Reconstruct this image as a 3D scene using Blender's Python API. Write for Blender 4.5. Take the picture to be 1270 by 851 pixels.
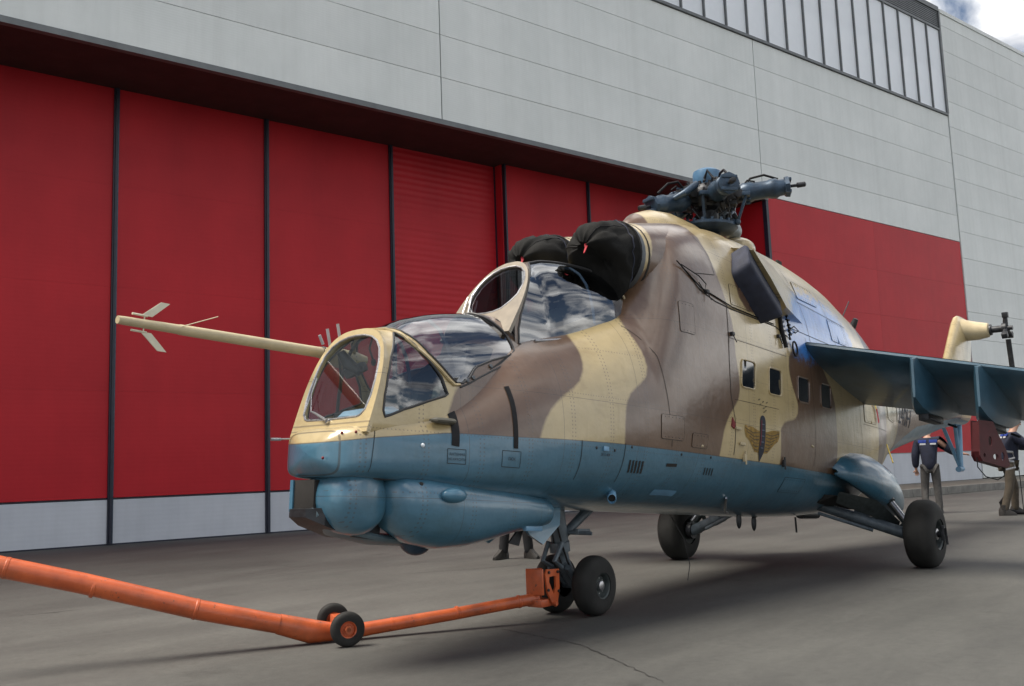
import bpy, bmesh, math, random
import numpy as np
from mathutils import Vector, Matrix, Euler
from mathutils.geometry import delaunay_2d_cdt
random.seed(7)
for o in list(bpy.data.objects): bpy.data.objects.remove(o)
S = bpy.context.scene
COL = S.collection
# ---------------------------------------------------------------- camera, sky, sun, exposure
F_PX = 1212.70
cy, cp, cr = 3.82438, 0.12890, -0.03588
Fv = Vector((math.cos(cp)*math.cos(cy), math.cos(cp)*math.sin(cy), math.sin(cp)))
Rv = Vector((math.sin(cy), -math.cos(cy), 0)); Uv = Rv.cross(Fv)
R2 = Rv*math.cos(cr)+Uv*math.sin(cr); U2 = -Rv*math.sin(cr)+Uv*math.cos(cr)
cam = bpy.data.cameras.new('camera'); co = bpy.data.objects.new('camera', cam); COL.objects.link(co)
mw = Matrix(((R2.x, U2.x, -Fv.x, 6.71387), (R2.y, U2.y, -Fv.y, 4.89268), (R2.z, U2.z, -Fv.z, 1.19731), (0, 0, 0, 1)))
co.matrix_world = mw
cam.sensor_width = 36; cam.lens = F_PX/1270*36; cam.clip_start = .1; cam.clip_end = 3000
S.camera = co
SUN_EL, SUN_AZ = math.radians(62), math.radians(-38)      # azimuth measured from +X towards +Y
W = bpy.data.worlds.new('World'); S.world = W; W.use_nodes = True
nt = W.node_tree; nt.nodes.clear()
N = nt.nodes.new; LK = nt.links.new
out = N('ShaderNodeOutputWorld'); bg = N('ShaderNodeBackground'); bg.inputs[1].default_value = .078
sky = N('ShaderNodeTexSky'); sky.sky_type = 'NISHITA'; sky.sun_disc = False
sky.sun_elevation = SUN_EL; sky.sun_rotation = math.pi/2-SUN_AZ
sky.dust_density = 2.0
tc = N('ShaderNodeTexCoord'); sp = N('ShaderNodeSeparateXYZ'); LK(tc.outputs['Generated'], sp.inputs[0])
mx = N('ShaderNodeMath'); mx.operation = 'MAXIMUM'; LK(sp.outputs[2], mx.inputs[0]); mx.inputs[1].default_value = .0
ad = N('ShaderNodeMath'); ad.operation = 'ADD'; LK(mx.outputs[0], ad.inputs[0]); ad.inputs[1].default_value = .30
dv = N('ShaderNodeVectorMath'); dv.operation = 'DIVIDE'
cb = N('ShaderNodeCombineXYZ')
for i in range(3): LK(ad.outputs[0], cb.inputs[i])
LK(tc.outputs['Generated'], dv.inputs[0]); LK(cb.outputs[0], dv.inputs[1])
ns = N('ShaderNodeTexNoise'); ns.inputs['Scale'].default_value = 2.0; ns.inputs['Detail'].default_value = 9; ns.inputs['Roughness'].default_value = .56; ns.inputs['Distortion'].default_value = .5
LK(dv.outputs[0], ns.inputs['Vector'])
cr1 = N('ShaderNodeValToRGB'); cr1.color_ramp.elements[0].position = .46; cr1.color_ramp.elements[1].position = .56
LK(ns.outputs[0], cr1.inputs[0])
ns2 = N('ShaderNodeTexNoise'); ns2.inputs['Scale'].default_value = 2.6; ns2.inputs['Detail'].default_value = 6
LK(dv.outputs[0], ns2.inputs['Vector'])
cr2 = N('ShaderNodeValToRGB'); cr2.color_ramp.elements[0].position = .32; cr2.color_ramp.elements[1].position = .66
cr2.color_ramp.elements[0].color = (3.4, 3.5, 3.9, 1); cr2.color_ramp.elements[1].color = (21, 20.6, 19.8, 1)
LK(ns2.outputs[0], cr2.inputs[0])
mix = N('ShaderNodeMix'); mix.data_type = 'RGBA'
sk2 = N('ShaderNodeMix'); sk2.data_type = 'RGBA'; sk2.blend_type = 'MULTIPLY'; sk2.inputs[0].default_value = 1
LK(sky.outputs[0], sk2.inputs[6]); sk2.inputs[7].default_value = (.85, .82, .80, 1)
LK(cr1.outputs[0], mix.inputs[0]); LK(sk2.outputs[2], mix.inputs[6]); LK(cr2.outputs[0], mix.inputs[7])
LK(mix.outputs[2], bg.inputs[0]); LK(bg.outputs[0], out.inputs[0])
sl = bpy.data.lights.new('sun', 'SUN'); sl.energy = 3.4; sl.angle = math.radians(32); sl.color = (1, .93, .82)
so = bpy.data.objects.new('sun', sl); COL.objects.link(so)
sd = Vector((math.cos(SUN_EL)*math.cos(SUN_AZ), math.cos(SUN_EL)*math.sin(SUN_AZ), math.sin(SUN_EL)))
so.rotation_euler = sd.to_track_quat('Z', 'Y').to_euler(); so.location = (0, 0, 30)
S.view_settings.view_transform = 'Standard'; S.view_settings.look = 'None'; S.view_settings.exposure = .80; S.view_settings.gamma = 1
S.render.engine = 'CYCLES'; S.render.resolution_x = 1024; S.render.resolution_y = 686
S.cycles.max_bounces = 10; S.cycles.transparent_max_bounces = 16

# ---------------------------------------------------------------- surfaces of the airframe (body axes: x to nose, y to port, z up)
import math
def lerpt(tab,x):
    # tab rows sorted by descending x ; smooth (pchip-like) interpolation
    if x>=tab[0][0]: return list(tab[0][1:])
    if x<=tab[-1][0]: return list(tab[-1][1:])
    n=len(tab)
    for i in range(n-1):
        if tab[i+1][0]<=x<=tab[i][0]: break
    x0,x1=tab[i][0],tab[i+1][0]; t=(x-x0)/(x1-x0); h=x1-x0
    out=[]
    for k in range(1,len(tab[0])):
        y0,y1=tab[i][k],tab[i+1][k]; d=(y1-y0)/h
        def sl(j):
            if j<=0 or j>=n-1: return None
            da=(tab[j][k]-tab[j-1][k])/(tab[j][0]-tab[j-1][0]); db=(tab[j+1][k]-tab[j][k])/(tab[j+1][0]-tab[j][0])
            return 0.0 if da*db<=0 else 2*da*db/(da+db)
        m0=sl(i); m1=sl(i+1)
        if m0 is None: m0=d
        if m1 is None: m1=d
        t2=t*t;t3=t2*t
        out.append((2*t3-3*t2+1)*y0+(t3-2*t2+t)*h*m0+(-2*t3+3*t2)*y1+(t3-t2)*h*m1)
    return out
# x, zb, zw, zt, w, nb, nt
HULL=[(2.8752,1.128,1.13,1.132,.003,2,2),(2.873,1.03,1.13,1.23,.08,3,3),(2.866,1.0,1.12,1.245,.13,4,4),(2.842,.995,1.12,1.265,.20,5,5),(2.785,.99,1.13,1.285,.285,5,6),(2.70,.985,1.13,1.31,.350,5,6),
(2.55,.98,1.15,1.36,.395,5,4),(2.3,.96,1.16,1.45,.455,4.5,2.8),(2.0,.93,1.18,1.62,.52,4,2.3),(1.7,.90,1.22,1.84,.58,3.4,2.2),(1.4,.88,1.28,2.06,.625,3,2.2),
(1.15,.865,1.34,2.17,.66,2.8,2.2),(.8,.85,1.4,2.27,.70,2.6,2.3),(.3,.84,1.5,2.48,.75,2.6,2.35),(0,.84,1.55,2.62,.78,2.6,2.4),(-.25,.84,1.6,3.08,.805,2.6,3.4),(-.5,.84,1.65,3.40,.825,2.6,4.2),
(-.9,.84,1.7,3.52,.845,2.6,4.3),(-1.3,.84,1.75,3.60,.855,2.6,3.9),(-1.8,.84,1.8,3.70,.86,2.6,3.2),(-3.0,.84,1.8,3.76,.86,2.6,2.8),(-4.0,.86,1.8,3.71,.86,2.6,2.7),(-5.0,.95,1.9,3.52,.84,2.4,2.5),
(-5.8,1.20,2.05,3.35,.72,2.2,2.3),(-6.6,1.52,2.25,3.15,.56,2.1,2.1),(-7.5,1.80,2.4,3.02,.46,2,2),(-9.0,2.12,2.55,2.98,.37,2,2),(-10.6,2.44,2.70,2.96,.26,2,2),(-11.8,2.60,2.80,3.0,.18,2,2)]
GUN=[(2.72,1.1,1.33,1.985,.368,2,2.9),(2.45,1.1,1.33,1.985,.378,2,2.8),(2.1,1.1,1.35,2.13,.43,2,2.35),(1.75,1.1,1.4,2.23,.455,2,2.2),(1.4,1.1,1.5,2.285,.45,2,2.2),(1.15,1.2,1.6,2.30,.44,2,2.2),(1.0,1.2,1.7,2.27,.42,2,2.2)]
PIL=[(1.25,1.6,2.0,2.80,.35,2,2.3),(.90,1.6,2.0,2.80,.385,2,2.3),(.65,1.6,2.03,2.86,.425,2,2.5),(.4,1.6,2.05,2.895,.46,2,2.7),(.1,1.7,2.1,2.91,.49,2,2.8),(-.25,1.8,2.15,2.90,.51,2,2.8),(-.9,2,2.4,2.75,.5,2,2.2)]
def gx(z): return 2.665-.32*(z-1.37)
def px_(z): return 1.20-.66*(z-2.30)
def sec(tab,x,phi):
    zb,zw,zt,w,nb,nt=lerpt(tab,x)
    c,s=math.cos(phi),math.sin(phi)
    h,n=((zt-zw),nt) if s>=0 else ((zw-zb),nb)
    r=((abs(c)/max(w,1e-4))**n+(abs(s)/max(h,1e-4))**n)**(-1/n)
    return r*c, zw+r*s
def pos(tab,x,phi,off=0.0):
    y,z=sec(tab,x,phi)
    if off:
        e=.01
        y1,z1=sec(tab,x,phi+e); y0,z0=sec(tab,x,phi-e)
        ty,tz=y1-y0,z1-z0; L=math.hypot(ty,tz) or 1
        ya,za=sec(tab,x+e,phi); yb,zb_=sec(tab,x-e,phi)
        ny,nz=tz/L,-ty/L
        dr=((ya-yb)*ny+(za-zb_)*nz)/(2*e)
        q=math.sqrt(1+dr*dr)
        x,y,z=x-dr/q*off,y+ny*off/q,z+nz*off/q
    if tab is GUN: x=min(x,gx(z)+off)
    if tab is PIL: x=min(x,px_(z)+off)
    return (x,y,z)
def inside(tab,x,y,z):
    if x>tab[0][0] or x<tab[-1][0]: return 9.
    if tab is GUN and x>gx(z): return 9.
    if tab is PIL and x>px_(z): return 9.
    zb,zw,zt,w,nb,nt=lerpt(tab,x)
    h,n=((zt-zw),nt) if z>=zw else ((zw-zb),nb)
    return (abs(y)/w)**n+(abs(z-zw)/h)**n-1
def inside_raw(tab, x, y, z):
    zb, zw, zt, w, nb, nt_ = lerpt(tab, x); h, n = ((zt-zw), nt_) if z >= zw else ((zw-zb), nb)
    return (abs(y)/w)**n+(abs(z-zw)/h)**n-1
def phi_of(tab, x, z):
    zb, zw, zt, w, nb, nt_ = lerpt(tab, x)
    h, n = ((zt-zw), nt_) if z >= zw else ((zw-zb), nb)
    y = w*max(0, 1-min(1, abs(z-zw)/h)**n)**(1/n)
    return math.degrees(math.atan2(z-zw, y))

# ---------------------------------------------------------------- materials
MATS = {}
class NT:
    def __init__(s, name):
        m = bpy.data.materials.new(name); m.use_nodes = True; s.m = m; s.t = m.node_tree; s.b = s.t.nodes['Principled BSDF']
        MATS[name] = m
    def n(s, typ, **k):
        x = s.t.nodes.new(typ)
        for a, v in k.items(): setattr(x, a, v)
        return x
    def l(s, a, b): s.t.links.new(a, b)
    def val(s, inp, v): s.b.inputs[inp].default_value = v
    def noise(s, scale, detail=4, rough=.5, coord='Object', stretch=None):
        c = s.n('ShaderNodeTexCoord'); v = c.outputs[coord]
        if stretch:
            mp = s.n('ShaderNodeMapping'); mp.inputs['Scale'].default_value = stretch; s.l(v, mp.inputs[0]); v = mp.outputs[0]
        t = s.n('ShaderNodeTexNoise'); t.inputs['Scale'].default_value = scale; t.inputs['Detail'].default_value = detail; t.inputs['Roughness'].default_value = rough
        s.l(v, t.inputs['Vector']); return t.outputs[0]
    def ramp(s, src, p0, p1, c0=(0, 0, 0, 1), c1=(1, 1, 1, 1)):
        r = s.n('ShaderNodeValToRGB'); e = r.color_ramp.elements; e[0].position = p0; e[1].position = p1; e[0].color = c0; e[1].color = c1
        s.l(src, r.inputs[0]); return r.outputs[0]
    def mix(s, fac, a, b, mode='MIX'):
        x = s.n('ShaderNodeMix', data_type='RGBA', blend_type=mode)
        for i, v in ((0, fac), (6, a), (7, b)):
            if hasattr(v, 'links'): s.l(v, x.inputs[i])
            else: x.inputs[i].default_value = v
        return x.outputs[2]
    def math(s, op, a, b=None, c=None):
        x = s.n('ShaderNodeMath', operation=op)
        for i, v in enumerate((a, b, c)):
            if v is None: continue
            if hasattr(v, 'links'): s.l(v, x.inputs[i])
            else: x.inputs[i].default_value = v
        return x.outputs[0]
    def bump(s, src, strength=.3, dist=.01, prev=None):
        b = s.n('ShaderNodeBump'); b.inputs['Strength'].default_value = strength; b.inputs['Distance'].default_value = dist
        s.l(src, b.inputs['Height'])
        if prev: s.l(prev, b.inputs['Normal'])
        return b.outputs[0]

def simple(name, col, rough=.5, metal=0, nscale=8, var=.15, bump=0.0, coat=0, bscale=60, spec=.5):
    if name in MATS: return MATS[name]
    m = NT(name); c = tuple(col)+(1,)
    n = m.noise(nscale, 5, .6)
    dark = tuple(x*(1-var) for x in col)+(1,); lite = tuple(min(1, x*(1+var)) for x in col)+(1,)
    m.l(m.ramp(n, .3, .7, dark, lite), m.b.inputs['Base Color'])
    n2 = m.noise(nscale*4, 4, .6)
    rr = m.n('ShaderNodeMapRange'); m.l(n2, rr.inputs[0]); rr.inputs[3].default_value = max(0, rough-.12); rr.inputs[4].default_value = min(1, rough+.12)
    m.l(rr.outputs[0], m.b.inputs['Roughness'])
    m.val('Metallic', metal); m.val('Coat Weight', coat); m.val('Coat Roughness', .12); m.val('Specular IOR Level', spec)
    if bump: m.l(m.bump(m.noise(bscale, 3), bump, .004), m.b.inputs['Normal'])
    return m.m

def attr(m, name):
    a = m.n('ShaderNodeAttribute'); a.attribute_name = name; return a.outputs['Fac']

SAND, BROWN, BLUE = (.48, .378, .198), (.125, .072, .042), (.056, .160, .240)
def paint_material():
    m = NT('camouflage_paint')
    wob = m.noise(30, 3, .5)
    w1 = m.math('MULTIPLY', m.math('SUBTRACT', wob, .5), .012)
    br = m.math('ADD', attr(m, 'brown'), w1)
    br = m.n('ShaderNodeMapRange'); a = m.math('ADD', attr(m, 'brown'), w1); m.l(a, br.inputs[0]); br.inputs[1].default_value = -.012; br.inputs[2].default_value = .012
    bl = m.n('ShaderNodeMapRange'); m.l(attr(m, 'blue'), bl.inputs[0]); bl.inputs[1].default_value = -.003; bl.inputs[2].default_value = .003
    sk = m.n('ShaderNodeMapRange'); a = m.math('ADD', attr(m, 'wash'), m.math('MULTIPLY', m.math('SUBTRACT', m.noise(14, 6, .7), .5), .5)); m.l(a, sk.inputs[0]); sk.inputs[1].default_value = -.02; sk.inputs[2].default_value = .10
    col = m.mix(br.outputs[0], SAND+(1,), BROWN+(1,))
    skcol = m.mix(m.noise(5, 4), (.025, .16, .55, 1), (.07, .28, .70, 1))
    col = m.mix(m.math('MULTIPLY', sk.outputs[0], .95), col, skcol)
    col = m.mix(bl.outputs[0], col, BLUE+(1,))
    # blotchy wear
    v = m.ramp(m.noise(2.2, 6, .62), .3, .75, (.84, .84, .84, 1), (1.1, 1.1, 1.08, 1))
    col = m.mix(1, col, v, 'MULTIPLY')
    st = m.ramp(m.noise(9, 6, .7, stretch=(1.2, 1, .35)), .56, .8, (1, 1, 1, 1), (.80, .77, .72, 1))
    col = m.mix(.7, col, st, 'MULTIPLY')
    sk2 = m.ramp(m.noise(75, 3, .6), .63, .7, (1, 1, 1, 1), (.7, .66, .6, 1))
    col = m.mix(.35, col, sk2, 'MULTIPLY')
    # seams and rivets in object space
    c = m.n('ShaderNodeTexCoord'); s = m.n('ShaderNodeSeparateXYZ'); m.l(c.outputs['Object'], s.inputs[0]); X, Y, Z = s.outputs
    def cell(v, p, off=0):
        q = m.math('FRACT', m.math('DIVIDE', m.math('ADD', v, off+50*p), p)); return m.math('MULTIPLY', m.math('SUBTRACT', q, .5), p)
    rows = None
    for per, off in ((.437, .12), (.437, .152)):
        dx = cell(X, per, off); dz = cell(Z, .028)
        d = m.math('SQRT', m.math('ADD', m.math('MULTIPLY', dx, dx), m.math('MULTIPLY', dz, dz)))
        r = m.math('LESS_THAN', d, .0062); rows = r if rows is None else m.math('MAXIMUM', rows, r)
    for per, off in ((.39, .07),):
        dz = cell(Z, per, off); dx = cell(X, .028)
        d = m.math('SQRT', m.math('ADD', m.math('MULTIPLY', dx, dx), m.math('MULTIPLY', dz, dz)))
        rows = m.math('MAXIMUM', rows, m.math('LESS_THAN', d, .0048))
    noseok = m.math('LESS_THAN', X, 3.2)
    rows = m.math('MULTIPLY', rows, noseok)
    seam = m.math('LESS_THAN', m.math('ABSOLUTE', cell(X, .874, .25)), .0022)
    seam = m.math('MAXIMUM', seam, m.math('LESS_THAN', m.math('ABSOLUTE', cell(Z, .78, .3)), .002))
    seam = m.math('MAXIMUM', seam, m.math('LESS_THAN', m.math('ABSOLUTE', attr(m, 'blue')), .0035))
    col = m.mix(m.math('MULTIPLY', seam, .6), col, (.03, .025, .02, 1))
    col = m.mix(m.math('MULTIPLY', rows, .5), col, (.06, .05, .045, 1))
    gr = m.ramp(m.noise(3.5, 7, .72, stretch=(.5, 1, 1.6)), .50, .78, (1, 1, 1, 1), (.66, .61, .54, 1)); col = m.mix(.75, col, gr, 'MULTIPLY')
    m.l(col, m.b.inputs['Base Color'])
    h = m.math('SUBTRACT', m.math('MULTIPLY', rows, .6), seam)
    nb = m.bump(h, .35, .002)
    nb = m.bump(m.noise(2.6, 4, .55), .55, .03, nb)      # oil-canned skin
    nb = m.bump(m.noise(120, 3, .6), .10, .001, nb)
    m.l(nb, m.b.inputs['Normal'])
    rr = m.n('ShaderNodeMapRange'); m.l(m.noise(6, 5, .65), rr.inputs[0]); rr.inputs[3].default_value = .22; rr.inputs[4].default_value = .42
    m.l(rr.outputs[0], m.b.inputs['Roughness']); m.val('Specular IOR Level', .6); m.val('Coat Weight', .75); m.val('Coat Roughness', .18)
    return m.m
PAINT = paint_material()
BLUEW = simple('shaded_blue_wing_paint', (.030, .078, .118), .36, 0, 4, .25, .15, .4)  # belly blue with the shade on wings and pylons put into the colour
BLUEP = simple('light_blue_paint', BLUE, .34, 0, 4, .2, .15, .5)
SKYP = simple('pale_blue_paint', (.14, .30, .46), .4, 0, 4, .2, .1, .2)
SANDP = simple('sand_paint', (.48, .40, .25), .42, 0, 6, .12, .1, .15)
GREYB = simple('blue_grey_metal', (.028, .052, .085), .42, .35, 12, .35, .3, .1)
DARKM = simple('dark_oily_metal', (.03, .032, .036), .45, .5, 14, .5, .4)
STRUT = simple('strut_grey_paint', (.10, .125, .145), .45, .1, 12, .3, .2)
STEEL = simple('bare_steel', (.45, .45, .46), .3, .9, 20, .2, .1)
RUBBER = simple('tyre_rubber', (.020, .020, .019), .72, 0, 4, .55, .4, spec=.3)
BLACK = simple('black_tape', (.010, .010, .011), .5, 0, 20, .3, .05, spec=.2)
NAVY = simple('navy_canvas', (.022, .026, .045), .8, 0, 9, .3, .5, bscale=180)
CANVAS = simple('black_canvas', (.009, .009, .0085), .85, 0, 7, .35, .5, bscale=200, spec=.25)
REDC = simple('red_ribbon', (.45, .015, .03), .7, 0, 12, .2)
_o = NT('orange_paint'); _c = _o.ramp(_o.noise(5, 5, .6), .3, .7, (.40, .070, .020, 1), (.60, .125, .035, 1))
_c = _o.mix(_o.ramp(_o.noise(22, 6, .75), .63, .67), _c, (.07, .045, .035, 1)); _c = _o.mix(_o.math('MULTIPLY', _o.ramp(_o.noise(3, 6, .7), .48, .7), .5), _c, (.13, .06, .035, 1))
_o.l(_c, _o.b.inputs['Base Color']); _o.val('Roughness', .42); _o.val('Coat Weight', .15); _o.l(_o.bump(_o.noise(40, 4), .3, .003), _o.b.inputs['Normal']); ORANGE = _o.m
DKRED = simple('dark_red_paint', (.17, .012, .016), .5, 0, 8, .25, .1)
COCK = simple('cockpit_black', (.02, .022, .024), .6, 0, 12, .4, .1)
COCKB = simple('cockpit_blue_grey', (.22, .34, .44), .5, 0, 12, .12, .1)
GREENC = simple('dark_green_cushion', (.035, .05, .035), .8, 0, 12, .3, .3)
GOLD = simple('ochre_print', (.26, .16, .035), .6, 0, 30, .4)
YEL = simple('yellow_paint', (.7, .5, .05), .5, 0, 10, .1)
RIM = simple('wheel_green_grey', (.05, .06, .06), .45, .3, 18, .3, .2)
GALV = simple('gunmetal_trim', (.10, .11, .12), .45, .5, 5, .12)
def glass(name, tint, extra, rough=.015):
    m = NT(name); t = m.t; t.nodes.remove(m.b)
    o = t.nodes['Material Output']
    tr = m.n('ShaderNodeBsdfTransparent'); tr.inputs[0].default_value = tint+(1,)
    gl = m.n('ShaderNodeBsdfGlossy'); gl.inputs[0].default_value = (.95, .97, 1, 1); gl.inputs['Roughness'].default_value = rough
    ge = m.n('ShaderNodeNewGeometry'); dt = m.n('ShaderNodeVectorMath', operation='DOT_PRODUCT'); m.l(ge.outputs['Normal'], dt.inputs[0]); m.l(ge.outputs['Incoming'], dt.inputs[1]); fr = m.math('ADD', m.math('MULTIPLY', m.math('POWER', m.math('SUBTRACT', 1.0, m.math('ABSOLUTE', dt.outputs['Value'])), 4.0), .9), .05)
    f = m.math('MINIMUM', m.math('ADD', m.math('MULTIPLY', fr, 1.0), extra), 1.0)
    mx = m.n('ShaderNodeMixShader'); m.l(f, mx.inputs[0]); m.l(tr.outputs[0], mx.inputs[1]); m.l(gl.outputs[0], mx.inputs[2])
    m.l(mx.outputs[0], o.inputs[0]); return m.m
GLASS = glass('canopy_glass', (.80, .84, .86), .03)
GLASSS = glass('side_canopy_glass', (.50, .54, .58), .07)
GLASSH = glass('hood_glass', (.60, .64, .68), .16)
GLASSD = glass('tinted_canopy_glass', (.34, .37, .42), .13)
WGLASS = simple('cabin_window_glass', (.012, .014, .018), .06, 0, 3, .3, 0, .6, spec=.8)

# ---------------------------------------------------------------- object helpers
def mesh_obj(name, verts, faces, mat, parent=None, smooth=True, sharp=None):
    me = bpy.data.meshes.new(name); me.from_pydata([tuple(v) for v in verts], [], faces); me.update()
    bm = bmesh.new(); bm.from_mesh(me)
    if sharp is not False:
        bmesh.ops.remove_doubles(bm, verts=bm.verts, dist=1e-5)
    bm.normal_update(); bm.to_mesh(me); bm.free()
    o = bpy.data.objects.new(name, me); COL.objects.link(o); me.materials.append(mat)
    if parent is not None: o.parent = parent
    if smooth:
        me.polygons.foreach_set('use_smooth', [True]*len(me.polygons))
        if sharp: me.set_sharp_from_angle(angle=math.radians(sharp))
    return o
class MB:
    def __init__(s): s.v = []; s.f = []; s.mi = []
    def add(s, v, f):
        k = len(s.v); s.v += [Vector(a) for a in v]; s.f += [tuple(i+k for i in q) for q in f]; return s
    def box(s, c, d, rot=None, bev=0):
        hx, hy, hz = d[0]/2, d[1]/2, d[2]/2
        if bev:
            bm = bmesh.new(); bmesh.ops.create_cube(bm, size=1)
            for v in bm.verts: v.co = Vector((v.co.x*d[0], v.co.y*d[1], v.co.z*d[2]))
            bmesh.ops.bevel(bm, geom=bm.edges[:], offset=bev, segments=2, affect='EDGES', profile=.6)
            vs = [v.co.copy() for v in bm.verts]; bm.verts.index_update(); fs = [tuple(v.index for v in f.verts) for f in bm.faces]; bm.free()
        else:
            vs = [Vector((x*hx, y*hy, z*hz)) for x in (-1, 1) for y in (-1, 1) for z in (-1, 1)]
            fs = [(0, 1, 3, 2), (4, 6, 7, 5), (0, 4, 5, 1), (2, 3, 7, 6), (0, 2, 6, 4), (1, 5, 7, 3)]
        M_ = Matrix.Identity(3)
        if rot is not None: M_ = rot.to_matrix() if hasattr(rot, 'to_matrix') else rot
        return s.add([M_ @ v + Vector(c) for v in vs], fs)
    def tube(s, pts, r, seg=12, caps=True, flat=None):
        pts = [Vector(p) for p in pts]; n = len(pts)
        rs = r if isinstance(r, (list, tuple)) else [r]*n
        closed = (pts[0]-pts[-1]).length < 1e-6 and n > 3
        if closed: pts = pts[:-1]; rs = rs[:-1]; n -= 1
        up = None; rings = []
        for i in range(n):
            if closed: t = pts[(i+1) % n]-pts[i-1]
            else: t = pts[min(i+1, n-1)]-pts[max(i-1, 0)]
            if t.length < 1e-9: t = Vector((1, 0, 0))
            t.normalize()
            if up is None: up = Vector((0, 0, 1)) if abs(t.z) < .9 else Vector((1, 0, 0))
            up = (up-t*up.dot(t)).normalized(); sd_ = t.cross(up)
            fl = flat or (1, 1)
            rings.append([pts[i]+(up*math.sin(a)*fl[1]+sd_*math.cos(a)*fl[0])*rs[i] for a in [2*math.pi*k/seg for k in range(seg)]])
        v = [p for rg in rings for p in rg]; f = []
        for i in range(n if closed else n-1):
            j = (i+1) % n
            for k in range(seg): f.append((i*seg+k, i*seg+(k+1) % seg, j*seg+(k+1) % seg, j*seg+k))
        if caps and not closed:
            f.append(tuple(reversed(range(seg)))); f.append(tuple((n-1)*seg+k for k in range(seg)))
        return s.add(v, f)
    def lathe(s, prof, org, axis, seg=32, scale=(1, 1), caps=True):
        # prof: list of (dist along axis, radius)
        ax = Vector(axis).normalized(); up = Vector((0, 0, 1)) if abs(ax.z) < .9 else Vector((1, 0, 0))
        u = (up-ax*up.dot(ax)).normalized(); w = ax.cross(u); o = Vector(org); v = []; f = []
        for d, r in prof:
            for k in range(seg):
                a = 2*math.pi*k/seg; v.append(o+ax*d+(u*math.cos(a)*scale[0]+w*math.sin(a)*scale[1])*r)
        for i in range(len(prof)-1):
            for k in range(seg): f.append((i*seg+k, (i+1)*seg+k, (i+1)*seg+(k+1) % seg, i*seg+(k+1) % seg))
        if caps and prof[0][1] > 1e-4: f.append(tuple(range(seg)))
        if caps and prof[-1][1] > 1e-4: f.append(tuple((len(prof)-1)*seg+k for k in reversed(range(seg))))
        return s.add(v, f)
    def ell(s, c, r, rot=None, seg=24, rings=14):
        c = Vector(c); M_ = rot.to_matrix() if rot is not None else Matrix.Identity(3); v = []; f = []
        for i in range(rings+1):
            t = math.pi*i/rings
            for k in range(seg):
                a = 2*math.pi*k/seg; v.append(c+M_ @ Vector((r[0]*math.sin(t)*math.cos(a), r[1]*math.sin(t)*math.sin(a), r[2]*math.cos(t))))
        for i in range(rings):
            for k in range(seg): f.append((i*seg+k, (i+1)*seg+k, (i+1)*seg+(k+1) % seg, i*seg+(k+1) % seg))
        return s.add(v, f)
    def loft(s, rings, cap=True, closed=True):
        n = len(rings[0]); v = [p for r in rings for p in r]; f = []
        for i in range(len(rings)-1):
            for k in range(n if closed else n-1): f.append((i*n+k, i*n+(k+1) % n, (i+1)*n+(k+1) % n, (i+1)*n+k))
        if cap: f.append(tuple(reversed(range(n)))); f.append(tuple((len(rings)-1)*n+k for k in range(n)))
        return s.add(v, f)
    def prism(s, poly, thick, org, ux, uy):
        ux, uy, org = Vector(ux), Vector(uy), Vector(org); nn = ux.cross(uy).normalized()
        a = [org+ux*p[0]+uy*p[1]+nn*thick/2 for p in poly]; b = [q-nn*thick for q in a]; n = len(poly)
        return s.add(a+b, [tuple(range(n)), tuple(reversed(range(n, 2*n)))]+[(i, i+n, (i+1) % n+n, (i+1) % n) for i in range(n)])
    def build(s, name, mat, parent=None, smooth=True, sharp=35, fix=True):
        o = mesh_obj(name, s.v, s.f, mat, parent, smooth, sharp)
        if fix:
            bm = bmesh.new(); bm.from_mesh(o.data); bmesh.ops.recalc_face_normals(bm, faces=bm.faces); bm.to_mesh(o.data); bm.free()
            if smooth:
                o.data.polygons.foreach_set('use_smooth', [True]*len(o.data.polygons))
                if sharp: o.data.set_sharp_from_angle(angle=math.radians(sharp))
        return o
def tag(o, label=None, cat=None, group=None, kind=None):
    if label: o['label'] = label
    if cat: o['category'] = cat
    if group: o['group'] = group
    if kind: o['kind'] = kind
    return o
def empty(name, loc=(0, 0, 0), rot=(0, 0, 0), parent=None):
    o = bpy.data.objects.new(name, None); COL.objects.link(o); o.location = loc; o.rotation_euler = rot; o.empty_display_size = .2
    if parent: o.parent = parent
    return o
def copy_tree(o, parent=None):
    c = o.copy(); COL.objects.link(c)
    if parent is not None: c.parent = parent
    for ch in list(o.children): copy_tree(ch, c)
    return c

# ---------------------------------------------------------------- paint attributes (side-view polygons of the camouflage)
def pip(x, z, poly):
    x = np.asarray(x); z = np.asarray(z); ins = np.zeros(x.shape, bool); n = len(poly)
    for i in range(n):
        x0, z0 = poly[i]; x1, z1 = poly[(i+1) % n]
        if z0 == z1: continue
        c = ((z0 > z) != (z1 > z)) & (x < (x1-x0)*(z-z0)/(z1-z0)+x0); ins ^= c
    return ins
def sdf(x, z, poly):
    d = np.full(x.shape, 1e9); n = len(poly)
    for i in range(n):
        x0, z0 = poly[i]; x1, z1 = poly[(i+1) % n]; ex, ez = x1-x0, z1-z0; L = ex*ex+ez*ez+1e-12
        t = np.clip(((x-x0)*ex+(z-z0)*ez)/L, 0, 1); d = np.minimum(d, np.hypot(x-x0-t*ex, z-z0-t*ez))
    return np.where(pip(x, z, poly), d, -d)
def smoothpoly(p, it=2):
    for _ in range(it):
        q = []
        for i in range(len(p)):
            a, b = p[i], p[(i+1) % len(p)]
            q += [(a[0]*.75+b[0]*.25, a[1]*.75+b[1]*.25), (a[0]*.25+b[0]*.75, a[1]*.25+b[1]*.75)]
        p = q
    return p
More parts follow.
